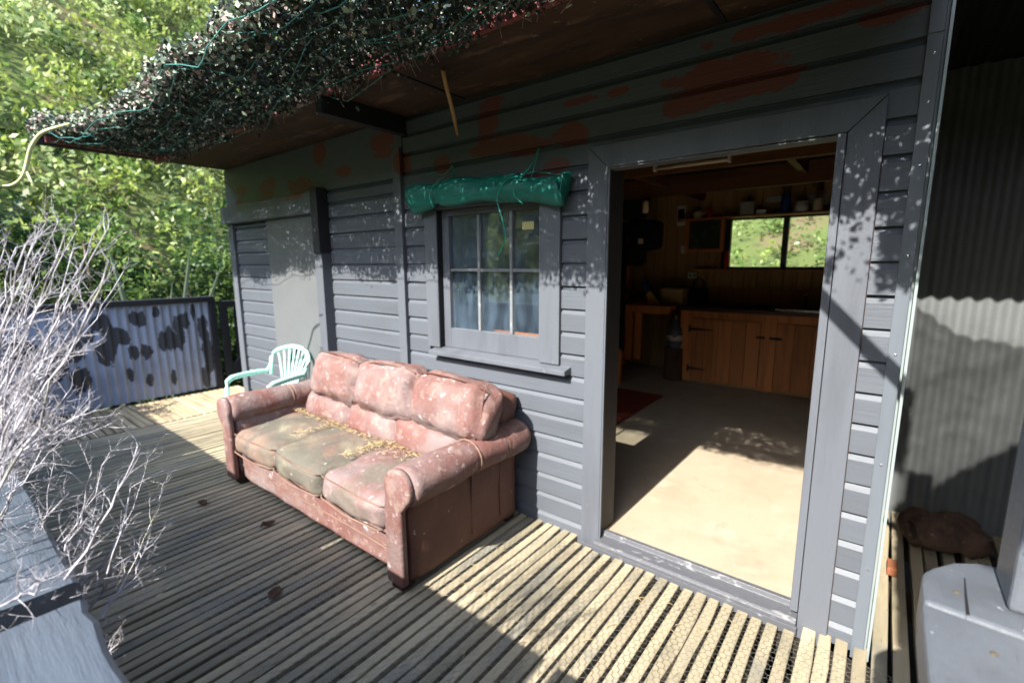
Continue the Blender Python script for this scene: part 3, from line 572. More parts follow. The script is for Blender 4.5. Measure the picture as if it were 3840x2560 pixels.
V += [(-1.345, -.088, 1.902)]; F += [((n-1)*ring+j, (n-1)*ring+(j+1) % ring, len(V)-1) for j in range(ring)]
g = G().add(V, F); put('cloth_roll', g, mat_cloth, bl, smooth=True)
put('end_flap', G().add([(-1.36, -.03, 1.93), (-1.30, -.045, 1.985), (-1.318, -.12, 1.97), (-1.325, -.135, 1.86), (-1.35, -.05, 1.84)], [(0, 1, 2, 3, 4)]), mat_cloth, bl).modifiers.new('t', 'SOLIDIFY').thickness = .004
def cord(name, pts, r=.003):
    pts = [Vector(p) for p in pts]; out = []
    for i in range(len(pts)-1):
        p0, p1, p2, p3 = pts[max(i-1, 0)], pts[i], pts[i+1], pts[min(i+2, len(pts)-1)]
        for k in range(6):
            t = k/6; out.append(.5*((2*p1)+(-p0+p2)*t+(2*p0-5*p1+4*p2-p3)*t*t+(-p0+3*p1-3*p2+p3)*t**3))
    out.append(pts[-1]); return put(name, G().tube(out, r, 6), mat_cord, bl, smooth=True)
cord('tie_cord', [(-2.17, -.03, 2.13), (-2.16, -.05, 2.08), (-2.2, -.12, 2.03), (-2.245, -.155, 1.95), (-2.24, -.13, 1.87)])
cord('tie_cord', [(-2.17, -.03, 2.13), (-2.19, -.04, 2.1), (-2.24, -.05, 2.075), (-2.33, -.045, 2.1), (-2.4, -.03, 2.09)], .0025)
cord('tie_cord', [(-2.17, -.03, 2.13), (-2.135, -.05, 2.06), (-2.2, -.1, 2.02), (-2.36, -.15, 1.98)], .0025)
cord('tie_cord', [(-1.522, -.03, 2.135), (-1.545, -.05, 2.06), (-1.6, -.08, 2.0), (-1.66, -.14, 1.97), (-1.7, -.165, 1.88), (-1.665, -.16, 1.75), (-1.66, -.15, 1.66), (-1.72, -.14, 1.575)])
cord('tie_cord', [(-1.522, -.03, 2.135), (-1.55, -.05, 2.05), (-1.59, -.1, 1.98), (-1.605, -.145, 1.9), (-1.56, -.12, 1.84)])
cord('tie_cord', [(-1.52, -.03, 2.13), (-1.53, -.06, 2.03), (-1.535, -.08, 1.98)], .0025)
cord('tie_cord', [(-1.6, -.08, 2.0), (-1.52, -.05, 2.01), (-1.4, -.04, 1.985), (-1.33, -.04, 1.985), (-1.325, -.04, 1.94)], .0025)
put('batten_strip', G().box(-1.6, -1.318, -.034, -.026, 1.90, 1.968).box(-1.68, -1.318, -.04, -.0345, 1.958, 1.967), mat_steel, bl)
for (a, c_) in ((-2.17, 2.13), (-1.522, 2.14)):
    g = G().tube([(a, -.005, c_), (a, -.035, c_+.004)], .004).lathe([(.002, 0), (.011, .002), (.011, .007), (.004, .01)], (0, 0, 0), 10)
    o = put('nail', g, mat_nail, bl)

# ---------------------------------------------------------------- camouflage net over the eave
net = thing('camouflage_net', 'dark leafy camouflage net draped along the eave on teal cords', 'net')
def net_z(x, y):
    return 2.51+.07*min(1, max(0, (-4.9-x)/.3))+.06*mnoise.noise(Vector((x*2.3, y*2.5, 1)))+.025*mnoise.noise(Vector((x*6, y*6, 4)))
def net_outer(x):
    return float(np.interp(x, [-5.7, -5.39, -5.02, -4.6, -4.15, -3.8, -3.48, -3.1, -2.79, -2.59, -2.1, -1.5, .2], [-1.45, -1.44, -1.44, -1.33, -1.25, -1.25, -1.22, -1.29, -1.31, -1.22, -1.3, -1.3, -1.29]))
P = []; Q = []
nd = mnoise.noise
Nn = 112000
for x_, y_, u in zip(rng.uniform(-5.62, .16, Nn), rng.uniform(-1.55, -.48, Nn), rng.random(Nn)):
    outer = net_outer(x_)-.03*nd(Vector((x_*9, 0, 3))); inner = -.60+.06*nd(Vector((x_*5, 0, 8))) if x_ > -5.45 else -.75
    if y_ > inner or y_ < outer: continue
    dens = 1.0
    if x_ < -1.0 and -.89 < y_ < -.79 and nd(Vector((x_*2.2, y_*3, 2)))+.5*nd(Vector((x_*13, y_*13, 7))) > .42: dens = .12
    if nd(Vector((x_*11, y_*11, 12))) > .62: dens = .3
    if -.24 < x_ < -.05 and y_ < -.97: dens = .05 if nd(Vector((x_*5, y_*5, 5))) > -.3 else 1
    if u > dens: continue
    P.append((x_, y_, net_z(x_, y_)+random.gauss(0, .022)+(.05*random.random() if y_ < outer+.16 else 0)))
for x_, y_, u in zip(rng.uniform(.14, .94, 80000), rng.uniform(-2.9, -.06, 80000), rng.random(80000)):  # unseen leaves over the alcove, extended and sloped to darken it
    inn = -.09-.53*(x_-.18)+.02*nd(Vector((x_*14, 0, 1))); dark = -1.49+1.23*(x_-.18)+.03*nd(Vector((x_*9, 0, 2)))
    if y_ > min(inn, -.06): continue
    Q.append((x_, y_, net_z(x_, y_)+random.gauss(0, .012), 0 if y_ > dark else 1, u))
P = np.array(P); Q = np.array(Q); Q = Q[(Q[:, 3] == 1) & (Q[:, 4] < .88)]
hang = (rng.random(len(P)) < .14) & (P[:, 0] > -5.2); P[hang, 2] -= rng.uniform(.01, .07, hang.sum())
V, F = leaves(P, .027, .66, flat=.2)
V2, F2 = leaves(Q[:, :3], .0082, .7, flat=.5); dk = np.repeat(Q[:, 3], 4) == 1; V2[dk] = (V2[dk]-np.repeat(Q[:, :3], 4, 0)[dk])*5.0+np.repeat(Q[:, :3], 4, 0)[dk]
F = np.concatenate([F, F2+len(V)]); V = np.concatenate([V, V2])
mi = rng.choice([0, 1, 2], len(F), p=[.86, .05, .09])
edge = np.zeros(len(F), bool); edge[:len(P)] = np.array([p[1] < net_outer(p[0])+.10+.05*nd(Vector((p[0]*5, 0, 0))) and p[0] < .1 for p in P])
mi = np.where(edge & (rng.random(len(F)) < .62), rng.choice([1, 2, 2], len(F)), mi)  # outer leaves picked paler: sunlight on the rim put into their colour
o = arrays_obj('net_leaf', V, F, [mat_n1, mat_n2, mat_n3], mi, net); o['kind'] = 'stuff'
V = []; F = []; nx, ny = 40, 30
for i in range(nx+1):
    x_ = .13+.8*i/nx; y1 = min(-.09-.53*(x_-.18), -.06)+.018*nd(Vector((x_*9, 0, 1)))+.01*nd(Vector((x_*27, 0, 1))); y0 = min(-1.56+1.23*(x_-.18), y1-.05)
    for j in range(ny+1):
        y_ = y0+(y1-y0)*j/ny; V.append((x_, y_, 2.51+.03*math.sin(x_*16+y_*5)+.02*nd(Vector((x_*7, y_*7, 3)))))
for i in range(nx):
    for j in range(ny): F.append((i*(ny+1)+j, (i+1)*(ny+1)+j, (i+1)*(ny+1)+j+1, i*(ny+1)+j+1))
put('added_shade_sheet', G().add(V, F), mat_weave, net, smooth=True)  # unseen sheet, added to half-shade the alcove's back wall
# hanging fringe at the inner lip
fr = G()
for i in range(80):
    x_ = random.uniform(-5.3, -.9); y_ = -.6-random.uniform(0, .1); z_ = 2.5
    ln = random.uniform(.03, .13); fr.tube([(x_, y_, z_), (x_+random.uniform(-.02, .02), y_+random.uniform(-.02, .02), z_-ln*.5), (x_+random.uniform(-.05, .05), y_+random.uniform(-.03, .04), z_-ln)], .0012, 4)
put('net_fringe', fr, mat_n2, net, kind='stuff')
for k in range(9):
    pts = [(-5.4+i*.1, net_outer(-5.4+i*.1)+.015+.08*k+.03*math.sin(i*.37+k), net_z(-5.4+i*.1, -1.2+.08*k)-.055+.02*math.sin(i*.6+k*3)) for i in range(52)]
    put('net_cord', G().tube(pts, .0026, 5), mat_teal, net, smooth=True)
for k in range(7):
    x_ = -5.2+.62*k; pts = [(x_+.06*math.sin(j*1.1+k), net_outer(x_)+.02+.1*j, net_z(x_, -1.25+.1*j)-.05) for j in range(7)]
    put('net_cord', G().tube(pts, .0022, 5), mat_teal, net, smooth=True)
# loose hanging sticks and vine
sk = G().tube([(-1.83, -.42, 2.475), (-1.87, -.36, 2.43), (-1.96, -.22, 2.34), (-2.05, -.1, 2.27)], [.011, .011, .012, .009], 7)
# ---------------------------------------------------------------- fence, gate on the left
cf = thing('corrugated_fence', 'low corrugated iron fence with dark paint patches at the deck end', 'fence', (0, 0, 0))
for k in range(3): put('iron_sheet', G().corr(-2.46+.846*k, -2.46+.846*(k+1)+.02, .03, 1.1, 'x', -6.475+.001*k, .0795, .012), mat_fence, cf, smooth=True)
put('top_rail', G().box(-6.52, -6.44, -2.5, .085, 1.09, 1.155), mat_dark, cf, .008)
put('back_rail', G().box(-6.56, -6.51, -2.5, .085, .2, .28), mat_dark, cf)
put('post', G().box(-6.54, -6.45, .05, .115, -.1, 1.15), mat_dark, cf, .005)
gt = thing('side_gate', 'dark charcoal timber gate with diagonal brace beside the hut corner', 'gate', (0, 0, 0))
put('stile', G().box(-6.5, -6.45, .155, .24, .06, 1.09), mat_dark, gt, .004); put('stile', G().box(-6.5, -6.45, 1.0, 1.08, .06, 1.09), mat_dark, gt, .004)
put('rail', G().box(-6.499, -6.45, .241, .999, 1.01, 1.088), mat_dark, gt, .004); put('rail', G().box(-6.499, -6.45, .241, .999, .062, .15), mat_dark, gt, .004)
for yy in (.33, .52, .71, .9): put('paling', G().box(-6.525, -6.5, yy, yy+.1, .08, 1.06), mat_dark, gt, .003)
put('brace', G().prism([(.241, .152), (.32, .152), (.93, .9), (.93, 1.0), (.85, 1.0), (.241, .25)], -6.4985, -6.452, 'x'), mat_dark, gt, .003)

# ---------------------------------------------------------------- front boundary wall with wide cap boards (left foreground)
bw = thing('front_fence', 'boarded front fence with wide grey painted cap boards beside the bare shrub', 'fence', (0, 0, 0))
def capb(x0, x1, dy=0):
    n = 10; g = G(); vs = []; rs = random.Random(int(x0*100))
    for i in range(n+1):
        xx = x0+(x1-x0)*i/n; e = rs.uniform(-.003, .003)
        for (yy, zz) in ((-2.34, 1.02), (-2.34, 1.056), (-2.335, 1.06), (-2.107+e+dy, 1.06), (-2.10+e+dy, 1.055), (-2.10+e+dy, 1.02)): vs.append((xx, yy, zz))
    fs = [(i*6+j, i*6+(j+1) % 6, (i+1)*6+(j+1) % 6, (i+1)*6+j) for i in range(n) for j in range(6)] + [tuple(range(6)), tuple(n*6+j for j in range(6))[::-1]]
    put('cap_board', g.add(vs, fs), mat_cap, bw)
capb(-.868, -.5); capb(-2.3, -.925, .004); capb(-4.4, -2.31); capb(-6.5, -4.41)
x = -6.5
while x < -.55:
    put('paling', G().box(x, x+.1485, -2.2, -2.178, -.1, 1.0), mat_dark, bw); x += .149
put('rail', G().box(-6.5, -.5, -2.24, -2.2015, .93, 1.019), mat_dark, bw); put('rail', G().box(-6.5, -.5, -2.24, -2.2015, .1, .19), mat_dark, bw)

# ---------------------------------------------------------------- right foreground rail and post
gr = thing('entrance_rail', 'thick grey painted rail with rounded end and upright post in front', 'railing', (0, 0, 0))
pts = [(.085, -2.9), (.085, -1.30), (.088, -1.27), (.1, -1.245), (.128, -1.205), (.16, -1.182), (.19, -1.178), (.215, -1.186), (.24, -1.2), (.262, -1.222), (.275, -1.25), (.28, -1.29), (.28, -2.9)]
put('rail', G().prism([(.085, -1.352)]+pts[1:-1]+[(.28, -1.366)], .985, 1.05, 'z'), mat_post, gr, .006); put('rail', G().prism([(.083, -2.9), (.083, -1.355), (.281, -1.369), (.281, -2.9)], .983, 1.048, 'z'), mat_post, gr, .006)
for nx_, ny_ in ((.125, -1.30), (.15, -1.42), (.12, -1.62)): put('nail', G().lathe([(.0045, 0), (.0045, .001), (.002, .0018)], n=8), mat_nail, gr, loc=(nx_, ny_, 1.0502 if ny_ > -1.35 else 1.0482))
put('crack_filler', G().prism([(.13, -1.352), (.133, -1.3), (.137, -1.25), (.1385, -1.25), (.136, -1.3), (.134, -1.352)], 1.0501, 1.0507, 'z'), mat_black, gr)
put('post', G().box(.19, .30, -1.222, -1.12, -.05, .984), mat_post, gr, .006)
put('upright', G().box(.176, .30, -1.31, -1.207, 1.0505, 2.5), mat_post, gr, .006)
put('brace', G().tube([(.17, -1.26, 2.02), (-.45, -1.2, 2.62)], .027, 5), mat_post, gr)

# ---------------------------------------------------------------- alcove right of the hut
lt = thing('lean_to', 'dark lean-to alcove of grey corrugated iron right of the hut corner', 'shed', (0, 0, 0))
put('wall_sheet', G().corr(.08, .82, -.1, 2.55, 'y', 1.45, .079, .0095), mat_corr, lt, smooth=True); put('wall_sheet', G().corr(.80, 2.4, -.1, 2.55, 'y', 1.4525, .079, .0095), mat_corr, lt, smooth=True)
put('wall_frame', G().box(.08, 2.4, 1.47, 1.5, -.1, 2.6), mat_black, lt)
put('roof_sheet', G().corr(.079, 1.2, -.03, 1.47, 'z', 2.56, .079, .0095), mat_roof, lt, smooth=True); put('roof_deck', G().box(.079, 1.2, -.03, 1.5, 2.58, 2.62), mat_roof, lt)
put('alcove_shade_wall', G().box(.95, 1.0, -2.9, 1.44, -.02, 3.2), mat_roof, lt)  # unseen wall, added to keep sky light out of the alcove
me = rbox(.17, .13, .085, .08, 10, wr=.05, seed=11, ws=9); lg = putme('bark_log', me, mat_log, None, (.36, 1.08, .082), (0, .1, .5)); tag(lg, 'lumpy brown bark covered log lying on the alcove planks', 'log')
put('cut_end', G().lathe([(.06, 0), (.055, .012)], n=12), mat_foot, lg, loc=(-.16, -.03, 0)).rotation_euler.y = R(-90)
br = put('brick', G().box(-.02, .02, -.05, .05, 0, .04), M('orange_brick', (.2, .07, .03), .9, layers=[((.28, .09, .04), 30, .5, .65, .6)]), bevel=.004, loc=(.155, .66, .004)); tag(br, 'orange brick standing by the hut corner in the alcove', 'brick')

# ---------------------------------------------------------------- sofa
sofa = thing('sofa', 'old red leather three seat sofa with peeling scuffs and mildewed cushions', 'sofa', (-2.63, -.5, 0))
def S(p): return (p[0]+2.63, p[1]+.5, p[2])
putme('base', rbox(.90, .40, .12, .03, 10, wr=.008, seed=2), mat_leather, sofa, S((-2.61, -.50, .152)))
bk = putme('back_frame', rbox(.92, .12, .3, .07, 12, wr=.012, seed=4), mat_leather_side, sofa, S((-2.57, -.165, .50)), (R(-6), 0, 0))
for i, xc in enumerate((-3.17, -2.62, -2.07)):
    s_ = putme('seat_cushion', rbox(.273, .33, .088, .055, 14, bulge=(.012, .02, .022), wr=.017, seed=20+i), mat_seat if i < 2 else M('half_mildewed_seat_leather', LEA, .6, .3, layers=SCUFF+[((.12, .115, .09), 3, .5, .62, .7)], bump=LB), sofa, S((xc, -.61, .335)), (R(2), R((-1, 1, 2)[i]), R((1, -1, 1)[i])))
    a = .27; pp = [(-a, -.325, -.05), (-a+.03, -.345, -.052), (0, -.362, -.056), (a-.03, -.345, -.052), (a, -.325, -.05)]
    put('piping', G().tube(pp, .0045, 6), mat_piping, s_, smooth=True)
    pp = [(-a, -.31, .065), (-a+.03, -.33, .07), (0, -.345, .075), (a-.03, -.33, .07), (a, -.31, .065)]
    put('piping', G().tube(pp, .0035, 6), mat_piping, s_, smooth=True)
    putme('lumbar_cushion', rbox(.272, .1, .105, .06, 12, bulge=(.01, .03, .0), wr=.014, seed=30+i), mat_leather, sofa, S((xc+(.12, .1, .05)[i], -.385, .505)), (R(-12), 0, 0))
    u = putme('back_cushion', rbox(.285, .115, .165, .09, 16, bulge=(.02, .04, .012), wr=.024, seed=40+i, ws=8), mat_leather, sofa, S((xc+.205, -.36, .735)), (R(-13), R((1.5, -1, 2)[i]), R((-2, 1, 0)[i])))
    pp = [(-.26, -.075, .14), (-.14, -.085, .158), (0, -.09, .163), (.14, -.085, .158), (.26, -.075, .14), (.268, -.08, 0), (.25, -.075, -.13)]
    put('piping', G().tube(pp, .004, 6), mat_leather_side, u, smooth=True)
def arm(xc, sg):
    # scroll arm: flat side panel, outward roll, padded front facing
    a = putme('arm', rbox(.055, .41, .222, .035, 12, wr=.008, seed=50+sg), mat_leather_side if sg > 0 else mat_leather, sofa, S((xc, -.5, .255)))
    nseg = 40; ring = 20; V = []; F = []
    for i in range(nseg+1):
        t = i/nseg; yy = -.93+.87*t; r0 = .098+.004*math.sin(t*9)
        for q in (.5, .77): r0 -= .006*math.exp(-((t-q)/.014)**2)
        if i == 0: r0 *= .86
        if i == nseg: r0 *= .9
        for j in range(ring):
            an = 2*math.pi*j/ring; nn = mnoise.noise(Vector((yy*7+sg*5, math.cos(an)*1.3, math.sin(an)*1.3)))*.007
            V.append((xc+sg*.035+(r0+nn)*1.08*math.cos(an)-2*0, yy, .53-.02*t*0+(r0+nn)*.98*math.sin(an)))
    for i in range(nseg):
        for j in range(ring): F.append((i*ring+j, i*ring+(j+1) % ring, (i+1)*ring+(j+1) % ring, (i+1)*ring+j))
    F += [tuple(range(ring))[::-1], tuple(nseg*ring+j for j in range(ring))]
    V = [S(v) for v in V]; put('arm_roll', G().add(V, F), mat_leather, sofa, smooth=True)
    # front facing: keyhole shape
    poly = []
    for j in range(19):
        an = R(-25+j*(230/18)); poly.append((xc+sg*.035*1+.092*math.cos(an)*1.0*(1), .53+.094*math.sin(an)))
    if sg > 0: poly = poly + [(xc-.06, .42), (xc-.062, .045), (xc+.058, .045), (xc+.056, .42)]
    else:
        poly = [(2*xc-p[0]-2*0.0, p[1]) for p in [(xc+(-1)*(-.035)+.092*math.cos(R(-25+j*(230/18))), .53+.094*math.sin(R(-25+j*(230/18)))) for j in range(19)]]
        poly = poly + [(xc+.06, .42), (xc+.062, .045), (xc-.058, .045), (xc-.056, .42)]
    poly = [(p[0]+2.63, p[1]) for p in poly]
    put('arm_front', G().prism(poly, -.965+.5, -.925+.5, 'y'), mat_leather, sofa, .012, True)
    for q in (.5, .77):
        yy = -.93+.87*q; ring_ = [S((xc+sg*.035+.096*math.cos(R(-60+k*20))*1.06*(1 if sg > 0 else 1), yy, .53+.094*math.sin(R(-60+k*20)))) for k in range(16)]
        put('piping', G().tube(ring_, .0045, 6), mat_piping, sofa, smooth=True)
        xs = xc+sg*.058; put('piping', G().tube([S((xs, yy, z_)) for z_ in (.1, .2, .3, .43)], .004, 6), mat_leather_side, sofa, smooth=True)
arm(-1.68, 1); arm(-3.51, -1)
put('front_piping', G().tube([S((-3.43+i*.165, -.905+.003*math.sin(i), .15)) for i in range(11)], .004, 6), mat_piping, sofa, smooth=True)
for (a, b) in ((-1.70, -.9), (-1.70, -.12), (-3.50, -.88), (-3.50, -.12)): put('foot', G().prism([S((a-.04, b-.04, 0))[:2], S((a+.04, b-.04, 0))[:2], S((a+.04, b+.04, 0))[:2], S((a-.04, b+.04, 0))[:2]], .0, .085, 'z'), mat_foot, sofa, .004)
# dry needles in the seat crease
V = []; g = G()
for i in range(1000):
    t = random.random()
    if t < .7: x_ = random.uniform(-3.4, -1.85); y_ = -.505+random.gauss(0, .022); z_ = .452
    elif t < .86: x_ = random.gauss(-2.345, .02); y_ = random.uniform(-.8, -.5); z_ = .447
    else: x_ = random.gauss(-2.2, .15); y_ = -.56+random.gauss(0, .045); z_ = .452
    if t >= .92: x_ = random.gauss(-2.895, .016); y_ = random.uniform(-.8, -.45)
    a = random.uniform(0, 6.28); l_ = random.uniform(.012, .04); dz = random.uniform(-.004, .01); z_ += random.uniform(-.004, .016)
    g.tube([(x_, y_, z_), (x_+l_*math.cos(a)*.5, y_+l_*math.sin(a)*.5, z_+.003), (x_+l_*math.cos(a), y_+l_*math.sin(a), z_+dz)], .0014, 3, cap=False)
o = put('dry_needles', g, mat_straw); o['kind'] = 'stuff'; o['label'] = 'straw coloured dry needles gathered along the sofa seat crease'; o['category'] = 'needles'

# ---------------------------------------------------------------- plastic chair
ch = thing('plastic_chair', 'pale mint green plastic garden chair between the sofa and closet door', 'chair', (-4.15, -.35, 0), rz=R(13)); ch.scale = (.95, .95, .95)
sm = rbox(.235, .22, .016, .012, 8, wr=0); putme('seat', sm, mat_plastic, ch, (0, -.02, .41))
def bkp(u, h):   # back surface: u -1..1, h 0..1
    wd = .16+.085*math.sin(min(1, h*1.15)*math.pi/2); z = .42+.41*h - .06*(u*u)*(h**3)
    return Vector((u*wd, .2+.1*h-.05*u*u, z))
top = [bkp(-1+2*k/14, 1-.0*abs(k)) for k in range(15)]
g = G()
arch = [bkp(-1, .35), bkp(-1, .6), bkp(-1, .82)] + [bkp(-.95, .93)] + [bkp(-.8+1.6*k/8, 1) for k in range(9)] + [bkp(.95, .93), bkp(1, .82), bkp(1, .6), bkp(1, .35)]
g.tube(arch, .021, 8); put('back_rim', g, mat_plastic, ch, smooth=True)
for k in range(7):
    u0 = (k-3)*.17; u1 = (k-3)*.27
    pa = [bkp(u0*1.0, .0), bkp(u0*1.05, .35), bkp((u0+u1)/2, .7), bkp(u1, .97)]
    vs = []
    for p in pa: vs += [p+Vector((-.011, 0, 0)), p+Vector((.011, 0, 0)), p+Vector((.011, .008, 0)), p+Vector((-.011, .008, 0))]
    put('slat', G().add(vs, [(i*4+j, i*4+(j+1) % 4, i*4+4+(j+1) % 4, i*4+4+j) for i in range(3) for j in range(4)] + [(0, 1, 2, 3), (15, 14, 13, 12)]), mat_plastic, ch)
for s in (-1, 1):
    pa = [bkp(s, .6), bkp(s, .45)+Vector((s*.02, -.03, 0)), Vector((s*.265, .08, .605)), Vector((s*.275, -.06, .605)), Vector((s*.275, -.17, .6)), Vector((s*.272, -.215, .575)), Vector((s*.27, -.235, .5)), Vector((s*.272, -.25, .25)), Vector((s*.275, -.262, 0))]
    put('arm', G().tube(pa, [.02, .022, .024, .026, .026, .025, .024, .022, .02], 8), mat_plastic, ch, smooth=True)
    put('leg', G().tube([Vector((s*.2, .2, .41)), Vector((s*.24, .27, .2)), Vector((s*.25, .31, 0))], [.025, .022, .02], 8), mat_plastic, ch, smooth=True)
    put('seat_side', G().tube([Vector((s*.27, -.235, .42)), Vector((s*.235, -.1, .41)), Vector((s*.22, .12, .41)), bkp(s, .1)], .018, 8), mat_plastic, ch, smooth=True)

# ---------------------------------------------------------------- loose sticks, vine, deck litter
o = put('dry_stick', sk, mat_stick, smooth=True); tag(o, 'orange brown stick poking down out of the net under the soffit', 'stick')
o = put('hanging_twig', G().tube([(-5.33, -.2, 2.45), (-5.28, -.13, 2.36), (-5.25, -.07, 2.3), (-5.18, -.05, 2.24)], .006, 5), mat_stick, smooth=True); tag(o, 'dark thin twig hanging from the eave at the far hut corner', 'twig')
vp = [(-4.35, -1.75, 2.02), (-4.25, -1.72, 2.02), (-4.12, -1.69, 2.05), (-4.08, -1.66, 2.14), (-4.02, -1.64, 2.22), (-3.95, -1.6, 2.29), (-3.8, -1.55, 2.31), (-3.66, -1.52, 2.31)]
def smooth_path(pts, k=6):
    pts = [Vector(p) for p in pts]; out = []
    for i in range(len(pts)-1):
        p0, p1, p2, p3 = pts[max(i-1, 0)], pts[i], pts[i+1], pts[min(i+2, len(pts)-1)]
        for q in range(k):
            t = q/k; out.append(.5*((2*p1)+(-p0+p2)*t+(2*p0-5*p1+4*p2-p3)*t*t+(-p0+3*p1-3*p2+p3)*t**3))
    return out+[pts[-1]]
vp = smooth_path(vp)
vi = put('vine_stem', G().tube(vp, [.004+.007*math.sin(math.pi*(i+1)/(len(vp)+1)) for i in range(len(vp))], 7), mat_vine, smooth=True); tag(vi, 'pale yellow green vine stem curling off the outer net corner', 'vine')
put('shoot', G().tube([(-4.1, -1.67, 2.1), (-4.07, -1.66, 2.04), (-4.05, -1.65, 2.0)], [.005, .009, .004], 6), mat_vine, vi, smooth=True)
rs = random.Random(3)
for k, (x_, y_, lab) in enumerate(((-2.75, -1.06, 'curled brown dead leaf on the shaded planks nearest the sofa front'), (-3.35, -1.2, 'dark dead leaf on the shaded planks far left of the sofa front'), (-2.12, -1.32, 'small dark dead leaf on the shaded planks near the lower middle'))):
    vs = []
    for i in range(5):
        for j in (-1, 0, 1): wd = (.0, .028, .035, .022, 0)[i]; vs.append((-.06+.03*i, j*wd, .012+.02*abs(j)*(1 if i in (1, 2, 3) else 0)+.008*math.sin(i*2)))
    o = put('dead_leaf', G().add(vs, [(i*3+j, i*3+3+j, i*3+4+j, i*3+1+j) for i in range(4) for j in range(2)]), mat_log, loc=(x_, y_, .002)); o.rotation_euler.z = rs.uniform(0, 6)
    o.scale = (.75, .75, .75); o.modifiers.new('t', 'SOLIDIFY').thickness = .002; tag(o, lab, 'dead leaf', 'dead leaves on the deck')
g = G()
for i in range(220):
    x_ = rs.uniform(-4.5, -.3); y_ = rs.uniform(-1.9, -.15); a = rs.uniform(0, 6.28); l_ = rs.uniform(.01, .06)
    if -3.7 < x_ < -1.6 and y_ > -.98: continue
    g.tube([(x_, y_, .006), (x_+l_*math.cos(a)*.5, y_+l_*math.sin(a)*.5, .011), (x_+l_*math.cos(a), y_+l_*math.sin(a), .006)], .0012, 3, cap=False)
o = put('deck_litter', g, mat_straw); o['kind'] = 'stuff'; o['label'] = 'scattered dry stalks and needles on the deck planks'; o['category'] = 'litter'

# ---------------------------------------------------------------- bare shrub in the left foreground
shrub = thing('bare_shrub', 'leafless pale grey twiggy shrub rising beside the cap boards', 'shrub', (-1.6, -2.4, .4))
CAMP = Vector((0, -2.2, 1.533)); LM = look_matrix(R(-38.243), R(9.397), R(0.311)).to_3x3(); FP = 1776.3*2352/3840
def stem_pt(u, v, d):   # shrub stems were surveyed as bearing + distance from the viewpoint
    return CAMP + (LM @ Vector(((u-1176)/FP, -(v-784)/FP, -1)).normalized())*d
rs = random.Random(21)
tips = [(105, 512), (133, 512), (177, 530), (214, 536), (243, 534), (279, 632), (10, 573), (175, 775), (150, 820), (204, 915), (207, 934), (153, 905), (238, 979), (316, 1022), (60, 560), (226, 660), (190, 640), (250, 600), (120, 640), (60, 700), (30, 820), (90, 860),
        (341, 1049), (374, 1113), (211, 1083), (255, 1035), (333, 1263), (234, 1181), (272, 1477), (300, 1120), (290, 1210), (160, 1130), (120, 1080), (200, 1300), (245, 1345), (100, 1200), (60, 1260), (160, 1440), (110, 1330), (30, 1100), (180, 960), (100, 940)]
for (u, v) in list(tips)[:12]:
    tips.append((u*rs.uniform(.35, .95)-10, v+rs.uniform(-20, 90)))
def twig(g, p, d, ln, r, lev):
    n = 7 if lev < 2 else 4; pts = [p]; q = p; dd = d.normalized()
    for i in range(n):
        dd = (dd+Vector((rs.gauss(0, .12), rs.gauss(0, .12), rs.gauss(0, .12)+.02))).normalized(); q = q+dd*ln/n; pts.append(q)
    g.tube(pts, [r*(1-.75*i/n) for i in range(n+1)], 4, cap=False)
    if lev < 3:
        for i in range(1, n+1):
            for s in range(2 if lev < 2 else 1):
                if rs.random() < (.62 if lev == 1 else .8):
                    sd_ = Vector((rs.gauss(0, 1), rs.gauss(0, 1), rs.gauss(0, .8)+.3)).normalized()
                    twig(g, pts[i], dd*.7+sd_*.9, ln*rs.uniform(.15, .4) if lev == 1 else ln*rs.uniform(.25, .45), r*.55, lev+1)
for k, (u, v) in enumerate(tips):
    up = v < 1000; b0 = (rs.uniform(-190, -40), rs.uniform(1050, 1350)) if up else (rs.uniform(-140, 10), rs.uniform(1400, 1680))
    d0 = rs.uniform(1.05, 1.5); d1 = d0*rs.uniform(.82, 1.1)
    A = stem_pt(*b0, d0); B = stem_pt(u, v, d1)
    bend = (.42, .30) if not up else (.30, .2)
    ctrl = stem_pt(b0[0]+(u-b0[0])*rs.uniform(.55, .85), b0[1]+(v-b0[1])*rs.uniform(.25, .55), (d0+d1)/2) if not up else stem_pt(b0[0]+(u-b0[0])*rs.uniform(.3, .6), b0[1]+(v-b0[1])*rs.uniform(.4, .6), (d0+d1)/2)
    pts = []; n = 14
    for i in range(n+1):
        t = i/n; p = A*(1-t)**2+ctrl*2*t*(1-t)+B*t*t
        p += Vector((mnoise.noise(Vector((k, t*7, 0))), mnoise.noise(Vector((k, t*7, 5))), mnoise.noise(Vector((k, t*7, 9)))))*.015*min(1, 3*(1-t)+.3); pts.append(p)
    r0 = rs.uniform(.0013, .0028); g = G(); g.tube(pts, [r0*(1-.8*i/n)+.0005 for i in range(n+1)], 5, cap=False)
    for i in range(3, n+1):
        dd = (pts[i]-pts[i-1]).normalized()
        for s in range(2):
            if rs.random() < .74:
                sd_ = Vector((rs.gauss(0, 1), rs.gauss(0, 1), rs.gauss(0, .8)+.2)).normalized()
                twig(g, pts[i], dd*.75+sd_*.7, rs.uniform(.03, .10)*(1.2-.5*i/n), .00072, 2 if rs.random() < .6 else 1 if i < 10 else 2)
    g.v = [tuple(Vector(p)-Vector((-1.6, -2.4, .4))) for p in g.v]
    put('branch', g, mat_bark, shrub, smooth=True)

